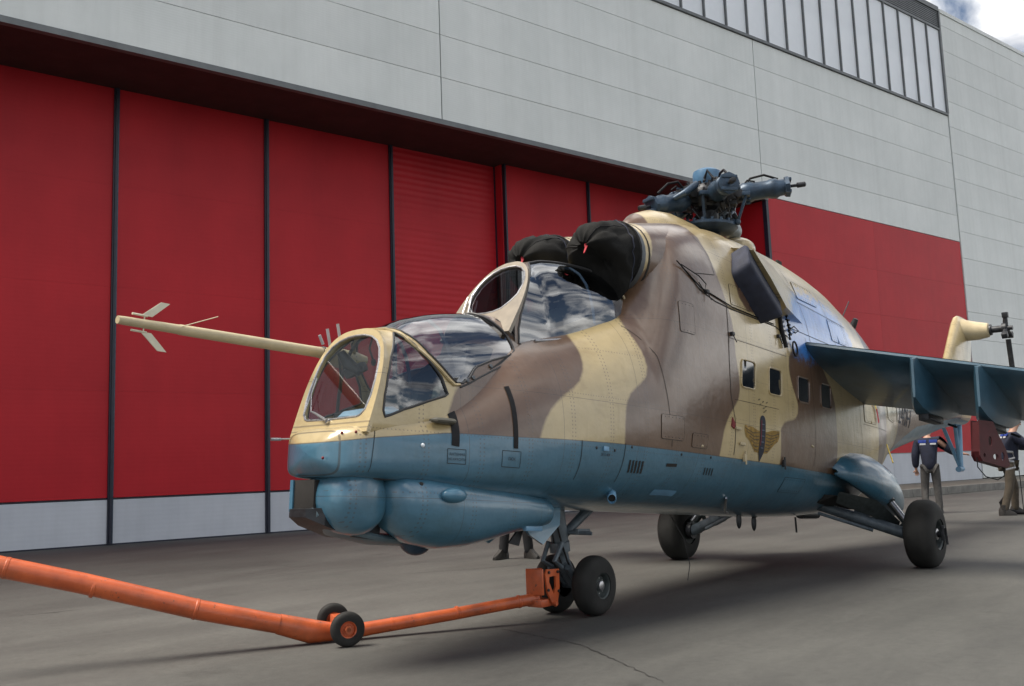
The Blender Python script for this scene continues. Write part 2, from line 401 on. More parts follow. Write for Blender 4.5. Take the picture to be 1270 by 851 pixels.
B1 = [(2.10, 1.1), (2.06, 1.396), (2.0, 1.56), (1.93, 1.66), (1.75, 1.80), (1.62, 2.0), (1.5, 2.3), (1.45, 5), (.2, 5), (.55, 2.6), (.704, 2.152), (.712, 2.008), (.761, 1.872), (.865, 1.747), (1.035, 1.656), (1.174, 1.553), (1.29, 1.397), (1.36, 1.1)]
B2 = [(.365, 1.1), (.368, 1.565), (.316, 1.716), (.216, 1.798), (.083, 1.872), (.015, 1.96), (.024, 2.1), (.062, 2.23), (.083, 2.334), (0, 2.6), (-.25, 3.0), (-.3, 3.6), (-.35, 5), (-.95, 5), (-.95, 3.4), (-1.05, 3.1), (-1.19, 2.8), (-1.32, 2.54), (-1.318, 2.3), (-1.40, 2.04), (-1.37, 1.864), (-1.209, 1.745), (-1.045, 1.55), (-1.046, 1.1)]
B3 = [(-2.35, 1.1), (-2.24, 1.57), (-2.227, 1.687), (-2.361, 1.763), (-2.617, 1.80), (-2.69, 1.93), (-2.554, 2.123), (-2.481, 2.278), (-2.5, 2.45), (-2.8, 2.6), (-3.1, 2.66), (-3.3, 2.56), (-3.40, 2.4), (-3.56, 2.24), (-3.67, 2.07), (-3.67, 1.72), (-3.72, 1.1)]
B4 = [(-5.06, 1), (-5.0, 4), (-5.5, 4), (-5.55, 1)]
B5 = [(-6.72, 1), (-6.62, 4), (-11.1, 4), (-10.9, 1)]
B6 = [(-1.5, 2.75), (-1.42, 3.15), (-1.6, 3.3), (-1.95, 3.0), (-2.0, 2.75)]
B7 = [(-1.85, 3.60), (-1.75, 5), (-2.3, 5), (-2.25, 3.62)]
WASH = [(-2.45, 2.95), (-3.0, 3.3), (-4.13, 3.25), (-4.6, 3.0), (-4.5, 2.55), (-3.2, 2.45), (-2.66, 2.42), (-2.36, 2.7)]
BROWNS = [smoothpoly(p) if i < 3 else smoothpoly(p, 1) for i, p in enumerate((B1, B2, B3, B4, B5, B6, B7))]
CH = [(3.2, 1.16), (2.976, 1.177), (2.64, 1.232), (2.084, 1.300), (1.5, 1.312), (1.06, 1.327), (.464, 1.339), (-.94, 1.333), (-2.35, 1.328), (-3.72, 1.30), (-5, 1.30), (-6.5, 1.72), (-8, 2.22), (-10.6, 2.60), (-13, 2.7)]
def cheat(x): return np.interp(x, [c[0] for c in CH][::-1], [c[1] for c in CH][::-1])
def paint(o, all_blue=False):
    if all_blue: o.data.materials.clear(); o.data.materials.append(PAINT)
    me = o.data; n = len(me.vertices); a = np.empty(n*3); me.vertices.foreach_get('co', a); a = a.reshape(-1, 3)
    if o.location.length > 0: a = a+np.array(o.location)
    x, z = a[:, 0], a[:, 2]
    br = np.full(n, -9.)
    for p in BROWNS: br = np.maximum(br, sdf(x, z, p))
    bl = cheat(x)-z if not all_blue else np.full(n, 1.)
    if all_blue: br = np.full(n, -9.)
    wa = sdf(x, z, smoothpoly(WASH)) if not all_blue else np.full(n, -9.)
    for nm, v in (('brown', br), ('blue', bl), ('wash', wa)):
        t = me.attributes.new(nm, 'FLOAT', 'POINT'); t.data.foreach_set('value', v.astype(np.float32))
    return o

# ---------------------------------------------------------------- sheets on those surfaces
def rad(d): return math.radians(d)
def densify(poly, step):
    q = []
    for i in range(len(poly)):
        a, b = poly[i], poly[(i+1) % len(poly)]; L = math.hypot(a[0]-b[0], (a[1]-b[1])*.014); k = max(1, int(L/step))
        q += [(a[0]+(b[0]-a[0])*j/k, a[1]+(b[1]-a[1])*j/k) for j in range(k)]
    return q
def sheet(name, tab, mat, parent, outer=None, x0=None, x1=None, p0=0, p1=360, holes=(), dx=.06, dp=5, off=0., skirt=0., smooth=True, flip=False):
    """a sheet on surface tab: either a polygon in (x, phi degrees) or a rectangle, less its holes"""
    K = .014
    pts = []; edges = []
    def addloop(poly):
        k = len(pts); q = densify(poly, .03); pts.extend(q); edges.extend([(k+i, k+(i+1) % len(q)) for i in range(len(q))]); return q
    holes = [addloop(h) for h in holes]
    if outer is not None:
        outer = addloop(outer); xs = [p[0] for p in outer]; ps = [p[1] for p in outer]; x0, x1, q0, q1 = max(xs), min(xs), min(ps), max(ps)
    else: q0, q1 = p0, p1
    nx = max(2, int(abs(x0-x1)/dx)); npn = max(2, int((q1-q0)/dp))
    gxs = np.linspace(x0, x1, nx+1); gps = np.linspace(q0, q1, npn+1)
    g = [(float(a), float(b)) for a in gxs for b in gps]
    gx_ = np.array([a[0] for a in g]); gp = np.array([a[1] for a in g])*K
    keep = np.ones(len(g), bool)
    if outer is not None:
        keep &= sdf(gx_, gp, [(p[0], p[1]*K) for p in outer]) > .012
    for h in holes: keep &= sdf(gx_, gp, [(p[0], p[1]*K) for p in h]) < -.012
    pts += [g[i] for i in np.nonzero(keep)[0]]
    r = delaunay_2d_cdt([Vector((p[0], p[1]*K)) for p in pts], edges, [], 0, 1e-7)
    P = [(v.x, v.y/K) for v in r[0]]; F = r[2]
    cx = np.array([sum(P[i][0] for i in f)/len(f) for f in F]); cp_ = np.array([sum(P[i][1] for i in f)/len(f) for f in F])*K
    ok = np.ones(len(F), bool)
    if outer is not None: ok &= pip(cx, cp_, [(p[0], p[1]*K) for p in outer])
    for h in holes: ok &= ~pip(cx, cp_, [(p[0], p[1]*K) for p in h])
    V = [pos(tab, p[0], rad(p[1]), off) for p in P]
    FF = []
    for i, f in enumerate(F):
        if not ok[i]: continue
        a, b, c = P[f[0]], P[f[1]], P[f[2]]
        ccw = (b[0]-a[0])*(c[1]-a[1])-(b[1]-a[1])*(c[0]-a[0]) > 0
        f = tuple(f)
        FF.append(f if (not ccw) != flip else tuple(reversed(f)))
    if skirt and outer is not None:
        k = len(V); m = len(outer)
        V += [pos(tab, p[0], rad(p[1]), off) for p in outer]+[pos(tab, p[0], rad(p[1]), off-skirt) for p in outer]
        FF += [(k+i, k+m+i, k+m+(i+1) % m, k+(i+1) % m) for i in range(m)]
    o = mesh_obj(name, V, FF, mat, parent, smooth, 40 if skirt else None)
    bm = bmesh.new(); bm.from_mesh(o.data)
    loose = [v for v in bm.verts if not v.link_faces]
    bmesh.ops.delete(bm, geom=loose, context='VERTS'); bmesh.ops.dissolve_degenerate(bm, dist=1e-5, edges=bm.edges); bm.to_mesh(o.data); bm.free()
    if not skirt and smooth:
        NN = []; xa, xb = tab[0][0]-.002, tab[-1][0]+.002; e = .002
        for v, n0 in zip(o.data.vertices, [Vector(q.vector) for q in o.data.vertex_normals]):
            x = min(xa, max(xb, v.co.x)); y, z = v.co.y, v.co.z
            f = lambda x, y, z: inside_raw(tab, x, y, z)
            g = Vector(((f(x+e, y, z)-f(x-e, y, z)), (f(x, y+e, z)-f(x, y-e, z)), (f(x, y, z+e)-f(x, y, z-e))))
            if tab is HULL and v.co.x > 2.871: NN.append(Vector((1, y*2.5, (z-1.13)*2.5)).normalized()); continue
            if g.length < 1e-9: NN.append(n0); continue
            g.normalize()
            NN.append(g if abs(g.dot(n0)) > .6 and not (tab is HULL and x > 2.0) else (n0 if g.dot(n0) > 0 else n0))
        o.data.normals_split_custom_set_from_vertices(NN)
    return o
def xz(tab, pts): return [(x, phi_of(tab, x, z)) for x, z in pts]
def roundrect(x0, z0, x1, z1, r=.03, sl=0., n=4):
    q = []
    for cx_, cz_, a0 in ((x1-r, z1-r, 0), (x0+r, z1-r, 90), (x0+r, z0+r, 180), (x1-r, z0+r, 270)):
        for k in range(n+1):
            a = rad(a0+90*k/n); z = cz_+r*math.sin(a); q.append((cx_+r*math.cos(a)+sl*(z-(z0+z1)/2), z))
    return q
def on(tab, x, z, off=0.): return Vector(pos(tab, x, rad(phi_of(tab, x, z)), off))
def rim_tube(name, tab, poly, r, mat, parent, off=0., closed=True, seg=8, flat=None):
    q = densify(poly, .04) if closed else poly
    pts = [pos(tab, p[0], rad(p[1]), off) for p in q]
    if closed: pts.append(pts[0])
    m = MB(); m.tube(pts, r, seg, True, flat); return m.build(name, mat, parent)
# ---------------------------------------------------------------- ground
def asphalt():
    m = NT('asphalt')
    n1 = m.noise(.16, 6, .6); n2 = m.noise(1.1, 7, .65, stretch=(.35, 1.2, 1)); n3 = m.noise(90, 3, .7)
    c = m.ramp(n1, .32, .68, (.054, .054, .050, 1), (.102, .101, .094, 1))
    c = m.mix(.75, c, m.ramp(n2, .3, .72, (.58, .58, .58, 1), (1.2, 1.2, 1.18, 1)), 'MULTIPLY')
    c = m.mix(.55, c, m.ramp(n3, .3, .75, (.62, .62, .62, 1), (1.3, 1.3, 1.3, 1)), 'MULTIPLY')
    c = m.mix(.6, c, m.ramp(m.noise(16, 5, .7), .3, .72, (.72, .72, .72, 1), (1.22, 1.22, 1.2, 1)), 'MULTIPLY')
    st = m.ramp(m.noise(.9, 9, .8), .57, .70, (1, 1, 1, 1), (.55, .54, .52, 1))
    c = m.mix(.8, c, st, 'MULTIPLY')
    tr = m.ramp(m.noise(.8, 5, .6, stretch=(.05, 1.6, 1)), .45, .75, (1.1, 1.1, 1.1, 1), (.78, .78, .79, 1))
    c = m.mix(.6, c, tr, 'MULTIPLY')
    m.l(c, m.b.inputs['Base Color'])
    r = m.n('ShaderNodeMapRange'); m.l(n2, r.inputs[0]); r.inputs[3].default_value = .62; r.inputs[4].default_value = .9
    m.l(r.outputs[0], m.b.inputs['Roughness'])
    nb = m.bump(m.noise(140, 4, .7), .55, .004); nb = m.bump(m.noise(3, 4), .2, .02, nb); m.l(nb, m.b.inputs['Normal'])
    return m.m
ASPH = asphalt()
o = mesh_obj('ground', [(-900, -900, 0), (900, -900, 0), (900, 900, 0), (-900, 900, 0)], [(0, 1, 2, 3)], ASPH, smooth=False); tag(o, kind='structure')
CRACKM = simple('tar_crack', (.022, .021, .02), .8, 0, 30, .4)
def crack(pts, w, seed):
    rnd = random.Random(seed); P = []
    for i in range(len(pts)-1):
        a, b = Vector(pts[i]), Vector(pts[i+1]); k = max(2, int((b-a).length/.05))
        for j in range(k): P.append(a.lerp(b, j/k)+Vector((rnd.uniform(-.012, .012), rnd.uniform(-.012, .012))))
    L = []; R = []
    for i, p in enumerate(P):
        t = (P[min(i+1, len(P)-1)]-P[max(i-1, 0)]); t.normalize(); n = Vector((-t.y, t.x)); ww = w*rnd.uniform(.35, 1)*min(1, min(i, len(P)-1-i)/5+.2)
        L.append(p+n*ww/2); R.append(p-n*ww/2)
    v = [(q.x, q.y, .004) for q in L]+[(q.x, q.y, .004) for q in R]; n = len(P)
    o = mesh_obj('pavement_crack', v, [(n+i, n+i+1, i+1, i) for i in range(n-1)], CRACKM, smooth=False); tag(o, kind='structure')
crack([(.87, -.08), (1.14, .87), (1.91, 2.01)], .014, 1); crack([(2.46, -4.77), (2.1, -4.62), (1.79, -4.56)], .022, 2); crack([(-1.73, -3.79), (-2.6, -3.26), (-3.5, -2.9)], .012, 3)

# ---------------------------------------------------------------- hangar (local x along the wall, local y into it)
HANG = empty('hangar', (0, 0, 0), (0, 0, math.radians(168.0163)))
tag(HANG, 'large hangar with tall red sliding doors, grey clad upper wall and a high window strip', 'hangar')
def cladding(name, c0, c1, rough=.45, rib=.055, ribs=.10, rv=.033):
    m = NT(name)
    c = m.n('ShaderNodeTexCoord'); s = m.n('ShaderNodeSeparateXYZ'); m.l(c.outputs['Object'], s.inputs[0])
    oi = m.n('ShaderNodeObjectInfo')
    base = m.ramp(m.noise(.5, 6, .6), .3, .7, c0+(1,), c1+(1,))
    base = m.mix(.22, base, m.ramp(m.noise(.9, 8, .75, stretch=(3.0, 1, .22)), .5, .78, (1, 1, 1, 1), (.74, .72, .70, 1)), 'MULTIPLY')
    base = m.mix(.5, base, m.ramp(m.noise(1.6, 6, .7, stretch=(1.5, 1, .12)), .35, .8, (1.04, 1.04, 1.04, 1), (.86, .86, .85, 1)), 'MULTIPLY')
    v = m.n('ShaderNodeMapRange'); m.l(oi.outputs['Random'], v.inputs[0]); v.inputs[3].default_value = 1-rv; v.inputs[4].default_value = 1+rv
    cc = m.n('ShaderNodeCombineXYZ')
    for i in range(3): m.l(v.outputs[0], cc.inputs[i])
    base = m.mix(1, base, cc.outputs[0], 'MULTIPLY')
    m.l(base, m.b.inputs['Base Color'])
    w = m.math('SINE', m.math('MULTIPLY', s.outputs[2], 2*math.pi/rib))
    nb = m.bump(w, ribs, .004); nb = m.bump(m.noise(.7, 3), .25, .05, nb); nb = m.bump(m.noise(2.5, 4), .15, .02, nb)
    m.l(nb, m.b.inputs['Normal']); m.val('Roughness', rough); m.val('Specular IOR Level', .25)
    return m.m
WCLAD = cladding('grey_white_cladding', (.62, .655, .645), (.72, .75, .74), .5)
RCLAD = cladding('red_cladding', (.37, .012, .020), (.47, .017, .026), .5, .09, .05, .006)
BCLAD = cladding('pale_base_cladding', (.44, .47, .52), (.54, .57, .62), .45, .09, .08)
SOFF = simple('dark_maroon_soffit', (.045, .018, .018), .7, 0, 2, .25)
POST = simple('navy_black_rubber_post', (.012, .015, .03), .45, 0, 8, .3)
TRIM = simple('grey_steel_trim', (.13, .14, .145), .45, .3, 3, .15)
WGL = NT('hazy_window_glass')
WGL.l(WGL.ramp(WGL.noise(.8, 4), .3, .7, (.70, .74, .78, 1), (.80, .84, .88, 1)), WGL.b.inputs['Base Color']); WGL.val('Roughness', .3); WGL.val('Specular IOR Level', .6); WGL = WGL.m
DARKIN = simple('dark_gap', (.015, .015, .017), .9)
def hbox(name, a0, a1, y0, y1, z0, z1, mat, parent=HANG, bev=.0):
    c = ((a0+a1)/2, (y0+y1)/2, (z0+z1)/2)
    m = MB(); m.box((0, 0, 0), (a1-a0, y1-y0, z1-z0), bev=bev); o = m.build(name, mat, parent, smooth=False); o.location = c
    return o
YO, YD = 12.25, 14.28
hbox('wall_core', -40, 40.2, YO+.10, YO+.6, 9.60, 19.2, DARKIN)
hbox('wall_core', 19.95, 40.2, YO+.10, YO+.6, .0, 9.60, DARKIN)
hbox('roof', -40, 40.3, YO+.1, 60, 19.2, 19.36, TRIM)
hbox('side_wall', 40.0, 40.28, YO+.6, 60, 0, 19.2, WCLAD)
hbox('rear_wall', -40, 40, 59.6, 59.9, 0, 19.2, WCLAD)
hbox('side_wall', -40.28, -40.0, YO+.1, 60, 0, 19.2, WCLAD)
hbox('roof_trim', -40.3, 32.38, YO-.05, YO+.12, 19.22, 19.42, TRIM)
hbox('roof_trim', 32.42, 40.36, YO-.07, YO+.12, 19.18, 19.34, WCLAD)
cols = [-29.5, -17.2, -4.9, 7.42, 19.78, 32.4]
rows = [9.56, 10.62, 11.70, 12.78, 13.86, 14.76]
for i in range(len(cols)-1):
    for j in range(len(rows)-1):
        hbox('cladding_panel', cols[i]+.016, cols[i+1]-.016, YO, YO+.08, rows[j]+.006, rows[j+1]-.006, WCLAD, bev=.004)
z = .24; rr = [z]
while z < 19.0: z += 1.084; rr.append(min(z, 19.18))
for j in range(len(rr)-1):
    hbox('cladding_panel', 32.432, 40.28, YO-.03, YO+.08, rr[j]+.006, rr[j+1]-.006, WCLAD, bev=.004)
r2 = [1.30, 2.92, 4.54, 6.16, 7.78, 9.54]
for j in range(5):
    for a0, a1 in ((19.99, 26.1), (26.1, 32.384)):
        hbox('red_wall_panel', a0+.002, a1-.002, YO, YO+.08, r2[j]+.002, r2[j+1]-.002, RCLAD)
for a0, a1 in ((19.99, 26.1), (26.1, 32.384)):
    hbox('base_wall_panel', a0+.004, a1-.004, YO-.01, YO+.08, .22, 1.28, BCLAD, bev=.003)
hbox('base_trim', 19.9, 32.38, YO-.02, YO+.09, 1.28, 1.302, TRIM)
hbox('fascia_trim', -40, 19.98, YO-.05, YO+.09, 9.42, 9.545, TRIM)
hbox('jamb_trim', 19.86, 19.985, YO-.03, YO+.12, 0.0, 9.42, POST)
hbox('jamb', 19.90, 20.0, YO+.12, YD+.2, 0.0, 9.43, RCLAD)
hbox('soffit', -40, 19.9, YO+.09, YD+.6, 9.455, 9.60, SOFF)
# window strip
hbox('window_sill_trim', -40, 32.38, YO-.06, YO+.10, 14.77, 14.86, TRIM)
hbox('window_head_trim', -40, 32.38, YO-.05, YO+.10, 18.40, 18.47, TRIM)
a = 32.30; k = 0
gm = None
while a > 4:
    a1 = a; a0 = a-1.065
    hbox('mullion', a1-.024, a1+.024, YO-.07, YO+.06, 14.862, 18.398, TRIM)
    hbox('window_pane', a0+.03, a1-.03, YO+.0, YO+.03, 14.87, 18.39, WGL)
    a = a0
hbox('corner_post', 32.33, 32.42, YO-.06, YO+.10, 14.86, 19.2, TRIM)
for j in range(9):
    o = hbox('louvre_slat', -40, 32.32, YO-.01, YO+.09, 18.49+j*.082, 18.49+j*.082+.05, TRIM); o.rotation_euler.x = .0
# sliding door leaves
RCLADR = cladding('ribbed_red_cladding', (.37, .012, .020), (.47, .017, .026), .45, .16, 1.0, .006)
def leaf(a0, a1, y, mat=RCLAD):
    L = empty('door_leaf', (a0, y, 0), parent=HANG); w = a1-a0
    zz = [.93, 3.07, 5.21, 7.35, 9.47]
    for j in range(4):
        m = MB(); m.box((w/2, .04, (zz[j]+zz[j+1])/2), (w-.11, .08, zz[j+1]-zz[j]-.0015)); m.build('door_panel', mat, L, smooth=False)
    m = MB(); m.box((w/2, .03, .46), (w-.11, .08, .86)); m.build('base_panel', BCLAD, L, smooth=False)
    m = MB(); m.box((w/2, .035, .905), (w-.11, .10, .025)); m.box((w/2, .05, .015), (w, .14, .03)); m.build('door_rail', POST, L, smooth=False)
    m = MB(); m.box((.0, .0, 4.74), (.05, .16, 9.42)); m.build('edge_seal', POST, L, smooth=False)
    m = MB(); m.box((.04, .0, 4.74), (.026, .10, 9.42)); m.build('edge_strip', GREYB, L, smooth=False)
    m = MB(); m.box((w-.04, .02, 4.74), (.03, .14, 9.42)); m.build('edge_seal', POST, L, smooth=False)
    return L
for k in range(-7, 3): leaf(.5+3.355*k, .5+3.355*(k+1), YD, RCLADR if k == 2 else RCLAD)
for k in range(3): leaf(10.60+3.12*k, 10.60+3.12*(k+1), YD-.33)
hbox('leaf_end', 10.53, 10.57, YD-.30, YD+.1, 0.03, 9.45, RCLAD)
# pavement in front of the right wall
PAV = simple('pavement_concrete', (.12, .115, .095), .85, 0, 2.5, .3, .3)
KERB = simple('kerb_concrete', (.17, .165, .15), .85, 0, 5, .25, .4)
P = empty('pavement', (0, 0, 0), (0, 0, math.radians(168.0163))); tag(P, kind='structure')
def pavbox(name, a0, a1, y0, y1, z0, z1, mat, bev=0): return hbox(name, a0, a1, y0, y1, z0, z1, mat, P, bev)
pavbox('paving', 20.3, 41, 9.10, 12.22, 0, .215, PAV)
a = 20.3
while a < 41:
    pavbox('kerb_stone', a+.006, a+.994, 8.92, 9.095, 0, .235+.004*random.random(), KERB, .015); a += 1.0
for j in range(2):
    pass
# ---------------------------------------------------------------- helicopter
TH = math.radians(4.3)
HELI = empty('helicopter', (0, 0, 0), (0, -TH, 0))
tag(HELI, 'desert camouflage attack helicopter with blue underside and rotor blades removed', 'helicopter')
MW = Matrix.Rotation(-TH, 3, 'Y')
def tb(x, y, z): return MW.transposed() @ Vector((x, y, z))      # ground axes -> body axes
root = HELI
# openings
GTOP = [(2.50, 52), (2.3, 46), (2.1, 44), (1.9, 48), (1.6, 57), (1.42, 68), (1.42, 112), (1.6, 123), (1.9, 132), (2.1, 136), (2.3, 134), (2.5, 128)]
PTOP = [(.95, 74), (.6, 70), (.1, 70), (-.1, 76), (-.1, 104), (.1, 110), (.6, 110), (.95, 106)]
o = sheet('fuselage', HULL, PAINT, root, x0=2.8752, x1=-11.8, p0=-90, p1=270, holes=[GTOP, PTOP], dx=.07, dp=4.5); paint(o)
FUS = o
# canopies: frames with openings, panes set in them
def mir(poly): return [(x, 180-p) for x, p in reversed(poly)]
SIDE = [(2.352, 72), (2.41, 64), (2.485, 53), (2.535, 40), (2.565, 25), (2.575, 12), (2.56, 6), (2.52, 8), (2.40, 15), (2.217, 21.4), (2.07, 25.0), (2.045, 26.5), (2.06, 30), (2.09, 39), (2.16, 48), (2.225, 56), (2.285, 64.5), (2.325, 68), (2.34, 71.5)]
HOODH = [(2.34, 90), (2.315, 80), (2.275, 69), (2.165, 54.6), (2.06, 44.5), (2.0, 38), (1.955, 34), (1.90, 33.5), (1.827, 37), (1.78, 41.5), (1.738, 43.8), (1.65, 45.2), (1.572, 46.2), (1.45, 46.5), (1.34, 47), (1.30, 49), (1.295, 52.2), (1.311, 61.1), (1.37, 71), (1.42, 80), (1.43, 90)]
HOOD = HOODH+[(x, 180-p) for x, p in reversed(HOODH[1:-1])]
cf = sheet('gunner_canopy_frame', GUN, PAINT, root, x0=2.72, x1=1.02, p0=-12, p1=192, holes=[SIDE, mir(SIDE), HOOD], dx=.045, dp=4); paint(cf)
hp = sheet('hood_pane', GUN, GLASSH, root, outer=HOOD, dx=.06, dp=5, off=-.006)
for pl in (SIDE, mir(SIDE)): sheet('side_pane', GUN, GLASSS, root, outer=pl, dx=.05, dp=5, off=-.006)
GASK = simple('window_gasket', (.03, .03, .032), .5)
for pl in (SIDE, mir(SIDE), HOOD): rim_tube('pane_seal', GUN, pl, .0085, GASK, cf)
# raised rim strips of the frame
arch = [(x+.035, p-1.0) for x, p in HOODH[:8]]; arch = arch+[]
full = [(x, p) for x, p in arch[::-1]]+[(x, 180-p) for x, p in arch[1:]]
q = rim_tube('canopy_arch', GUN, full, .021, PAINT, root, -.002, closed=False, flat=(1, .55)); paint(q)
base = [(1.93, 30.5), (1.85, 32.5), (1.7, 37), (1.5, 40.5), (1.3, 41.5), (1.22, 44), (1.20, 52), (1.22, 62), (1.28, 74), (1.32, 90)]
full = base+[(x, 180-p) for x, p in reversed(base[:-1])]
rim_tube('hood_seam', GUN, full, .007, GASK, cf, 0, closed=False)
for x, p in ((1.86, 35), (1.80, 36.5), (1.36, 43.5), (1.60, 42.5)):
    c = Vector(pos(GUN, x, rad(p), .004)); nrm = (Vector(pos(GUN, x, rad(p), .05))-c).normalized(); m = MB(); m.lathe([(0, .016), (.007, .014), (.008, .008)], c, nrm, 12); m.build('fastener', GALV, cf)
FRAMEP = simple('weathered_sand_frame', (.20, .165, .12), .4, 0, 10, .2, .1, .3)
def tab_is_g(fx): return fx is gx
# flat windscreens
def flatscreen(name, hy, fx, slope, out, glassm):
    n = len(hy)
    def P3(y, z, d=0): q = 1/math.sqrt(1+slope*slope); return Vector((fx(z)+d*q, y, z+d*slope*q))
    o2 = densify([(a, b/.014) for a, b in out], .03); h2 = densify([(a, b/.014) for a, b in hy], .03)
    o2 = [(a, b*.014) for a, b in o2]; h2 = [(a, b*.014) for a, b in h2]
    pts = o2+h2; E_ = [(i, (i+1) % len(o2)) for i in range(len(o2))]+[(len(o2)+i, len(o2)+(i+1) % len(h2)) for i in range(len(h2))]
    r = delaunay_2d_cdt([Vector(p) for p in pts], E_, [], 0, 1e-7); P = [(v.x, v.y) for v in r[0]]; F = []
    for f in r[2]:
        c = (sum(P[i][0] for i in f)/3, sum(P[i][1] for i in f)/3)
        if pip(np.array([c[0]]), np.array([c[1]]), o2)[0] and not pip(np.array([c[0]]), np.array([c[1]]), h2)[0]: F.append(tuple(f))
    V = [P3(a, b, .012) for a, b in P]+[P3(a, b, -.02) for a, b in P]; k = len(P); FF = F+[tuple(i+k for i in reversed(f)) for f in F]
    m = MB(); m.add(V, FF)
    for lp in (o2, h2):
        v = [P3(a, b, .012) for a, b in lp]+[P3(a, b, -.02) for a, b in lp]; L = len(lp); m.add(v, [(i, (i+1) % L, L+(i+1) % L, L+i) for i in range(L)])
    fr = m.build(name, PAINT if tab_is_g(fx) else FRAMEP, root, True, 40); paint(fr)
    g = MB(); g.add([P3(a, b, -.006) for a, b in h2], [tuple(range(len(h2)))]); g.build('windscreen_pane', glassm, root, False, fix=False)
    t = MB(); t.tube([P3(a, b, .010) for a, b in h2]+[P3(*h2[0], .010)], .008, 8); t.build('pane_seal', STEEL, fr)
    return P3
def secz(tab, x, zlo, n=40):
    zb, zw, zt, w, nb, nt_ = lerpt(tab, x); q = []
    for i in range(n+1):
        z = zlo+(zt-zlo)*math.sin(math.pi/2*i/n); q.append((w*max(0, 1-((z-zw)/(zt-zw) if z > zw else 0)**nt_)**(1/nt_), z))
    return q
def outline_on(tab, fx, zlo, zhi, d=0):
    q = []; n = 40
    for i in range(n+1):
        z = zlo+(zhi-zlo)*math.sin(math.pi/2*i/n); zb, zw, zt, w, nb, nt_ = lerpt(tab, fx(z)); h = max(0, (z-zw)/(zt-zw)); q.append((w*max(0, 1-h**nt_)**(1/nt_)+d, z)) if h <= 1 else None
    return q
h = [(.0, 1.94), (.08, 1.935), (.16, 1.915), (.22, 1.88), (.27, 1.82), (.30, 1.73), (.315, 1.61), (.317, 1.5), (.30, 1.41), (.27, 1.375), (.24, 1.365), (0, 1.36)]
hole = h+[(-a, b) for a, b in reversed(h[1:-1])]
oo = outline_on(GUN, gx, 1.262, 1.985, .004); out_ = oo+[(-a, b) for a, b in reversed(oo) if a > 1e-3]
flatscreen('windscreen_frame', hole, gx, .32, out_, GLASS)
h = [(0, 2.757), (.08, 2.75), (.15, 2.72), (.205, 2.67), (.24, 2.61), (.255, 2.54), (.25, 2.46), (.21, 2.40), (.15, 2.345), (.08, 2.325), (0, 2.32)]
hole = h+[(-a, b) for a, b in reversed(h[1:-1])]
oo = outline_on(PIL, px_, 2.12, 2.80, .004); out_ = oo+[(-a, b) for a, b in reversed(oo) if a > 1e-3]
flatscreen('windscreen_frame', hole, px_, .66, out_, GLASSD)
PS = [(.80, 82), (.90, 74), (1.0, 65), (1.075, 56), (1.13, 48), (1.18, 38), (1.21, 25), (1.21, 8), (1.1, 2), (.5, 14), (-.08, 26), (-.13, 30), (-.13, 36), (-.08, 51), (.05, 66), (.3, 78), (.5, 83)]
cf2 = sheet('pilot_canopy_frame', PIL, PAINT, root, x0=1.25, x1=-.9, p0=0, p1=180, holes=[PS, mir(PS)], dx=.05, dp=4); paint(cf2)
for pl in (PS, mir(PS)):
    g = sheet('side_pane', PIL, GLASSD, root, outer=pl, dx=.06, dp=5, off=-.006); rim_tube('pane_seal', PIL, pl, .009, GASK, cf2)
sheet('canopy_rear_cover', PIL, CANVAS, root, outer=[(-.15, 58), (-.15, 122), (-.85, 122), (-.85, 58)], off=.012)
rim_tube('door_rail', PIL, [(1.05, 13.5), (.7, 17), (.3, 22.5), (-.14, 32)], .011, STEEL, cf2, .012, closed=False)
rim_tube('canopy_arch', PIL, [(-.14, 32), (-.13, 40), (-.07, 52), (.06, 67), (.25, 78)], .010, SANDP, cf2, .01, closed=False)
oo = [(1.04+.0, 18), (1.085, 30), (1.08, 45), (1.03, 57), (.95, 66.5), (.85, 75), (.78, 82), (.76, 90)]
# cockpit interiors
m = MB(); m.loft([[Vector((x, y*w, z)) for y, z in ((-1, zt), (-1, .98), (1, .98), (1, zt))] for x, w, zt in ((2.6, .27, 1.30), (2.3, .36, 1.40), (1.95, .42, 1.56), (1.6, .42, 1.80), (1.35, .40, 1.95))], cap=True, closed=False)
m.build('gunner_cockpit_tub', COCK, root, False)
m = MB(); m.box((1.55, 0, 1.42), (.16, .40, .62), Euler((0, -.25, 0)), .04); m.box((1.80, 0, 1.22), (.42, .40, .12), None, .04); m.build('gunner_seat', GREENC, root)
m = MB(); m.box((1.50, 0, 1.83), (.12, .26, .22), Euler((0, -.2, 0)), .04); m.build('headrest', COCK, root)
m = MB(); m.loft([[Vector((x, y, z)) for y, z in ((-w, 1.30), (-w*.9, h_), (-w*.4, h_+.05), (w*.4, h_+.05), (w*.9, h_), (w, 1.30))] for x, w, h_ in ((2.58, .13, 1.345), (2.52, .17, 1.385), (2.36, .20, 1.42), (2.22, .21, 1.44))]); m.build('instrument_shroud', COCKB, root)
m = MB(); m.box((2.12, .10, 1.50), (.12, .34, .26), Euler((0, -.2, 0)), .02); m.box((2.06, -.1, 1.60), (.1, .16, .2), None, .02); m.build('instrument_panel', COCK, root)
m = MB(); m.lathe([(0, .035), (.1, .04), (.14, .03)], (2.18, .02, 1.64), (1, 0, -.2), 16); m.box((2.12, .02, 1.56), (.05, .05, .2), None, .01); m.build('gunsight', DARKM, root)
m = MB(); m.tube([(2.44, -.22, 1.86), (2.40, -.18, 1.78), (2.36, -.10, 1.72)], [.03, .045, .03]); m.box((2.36, -.15, 1.74), (.09, .16, .07), Euler((.4, .2, .5)), .02); m.build('camera_bracket', DARKM, root)
m = MB()
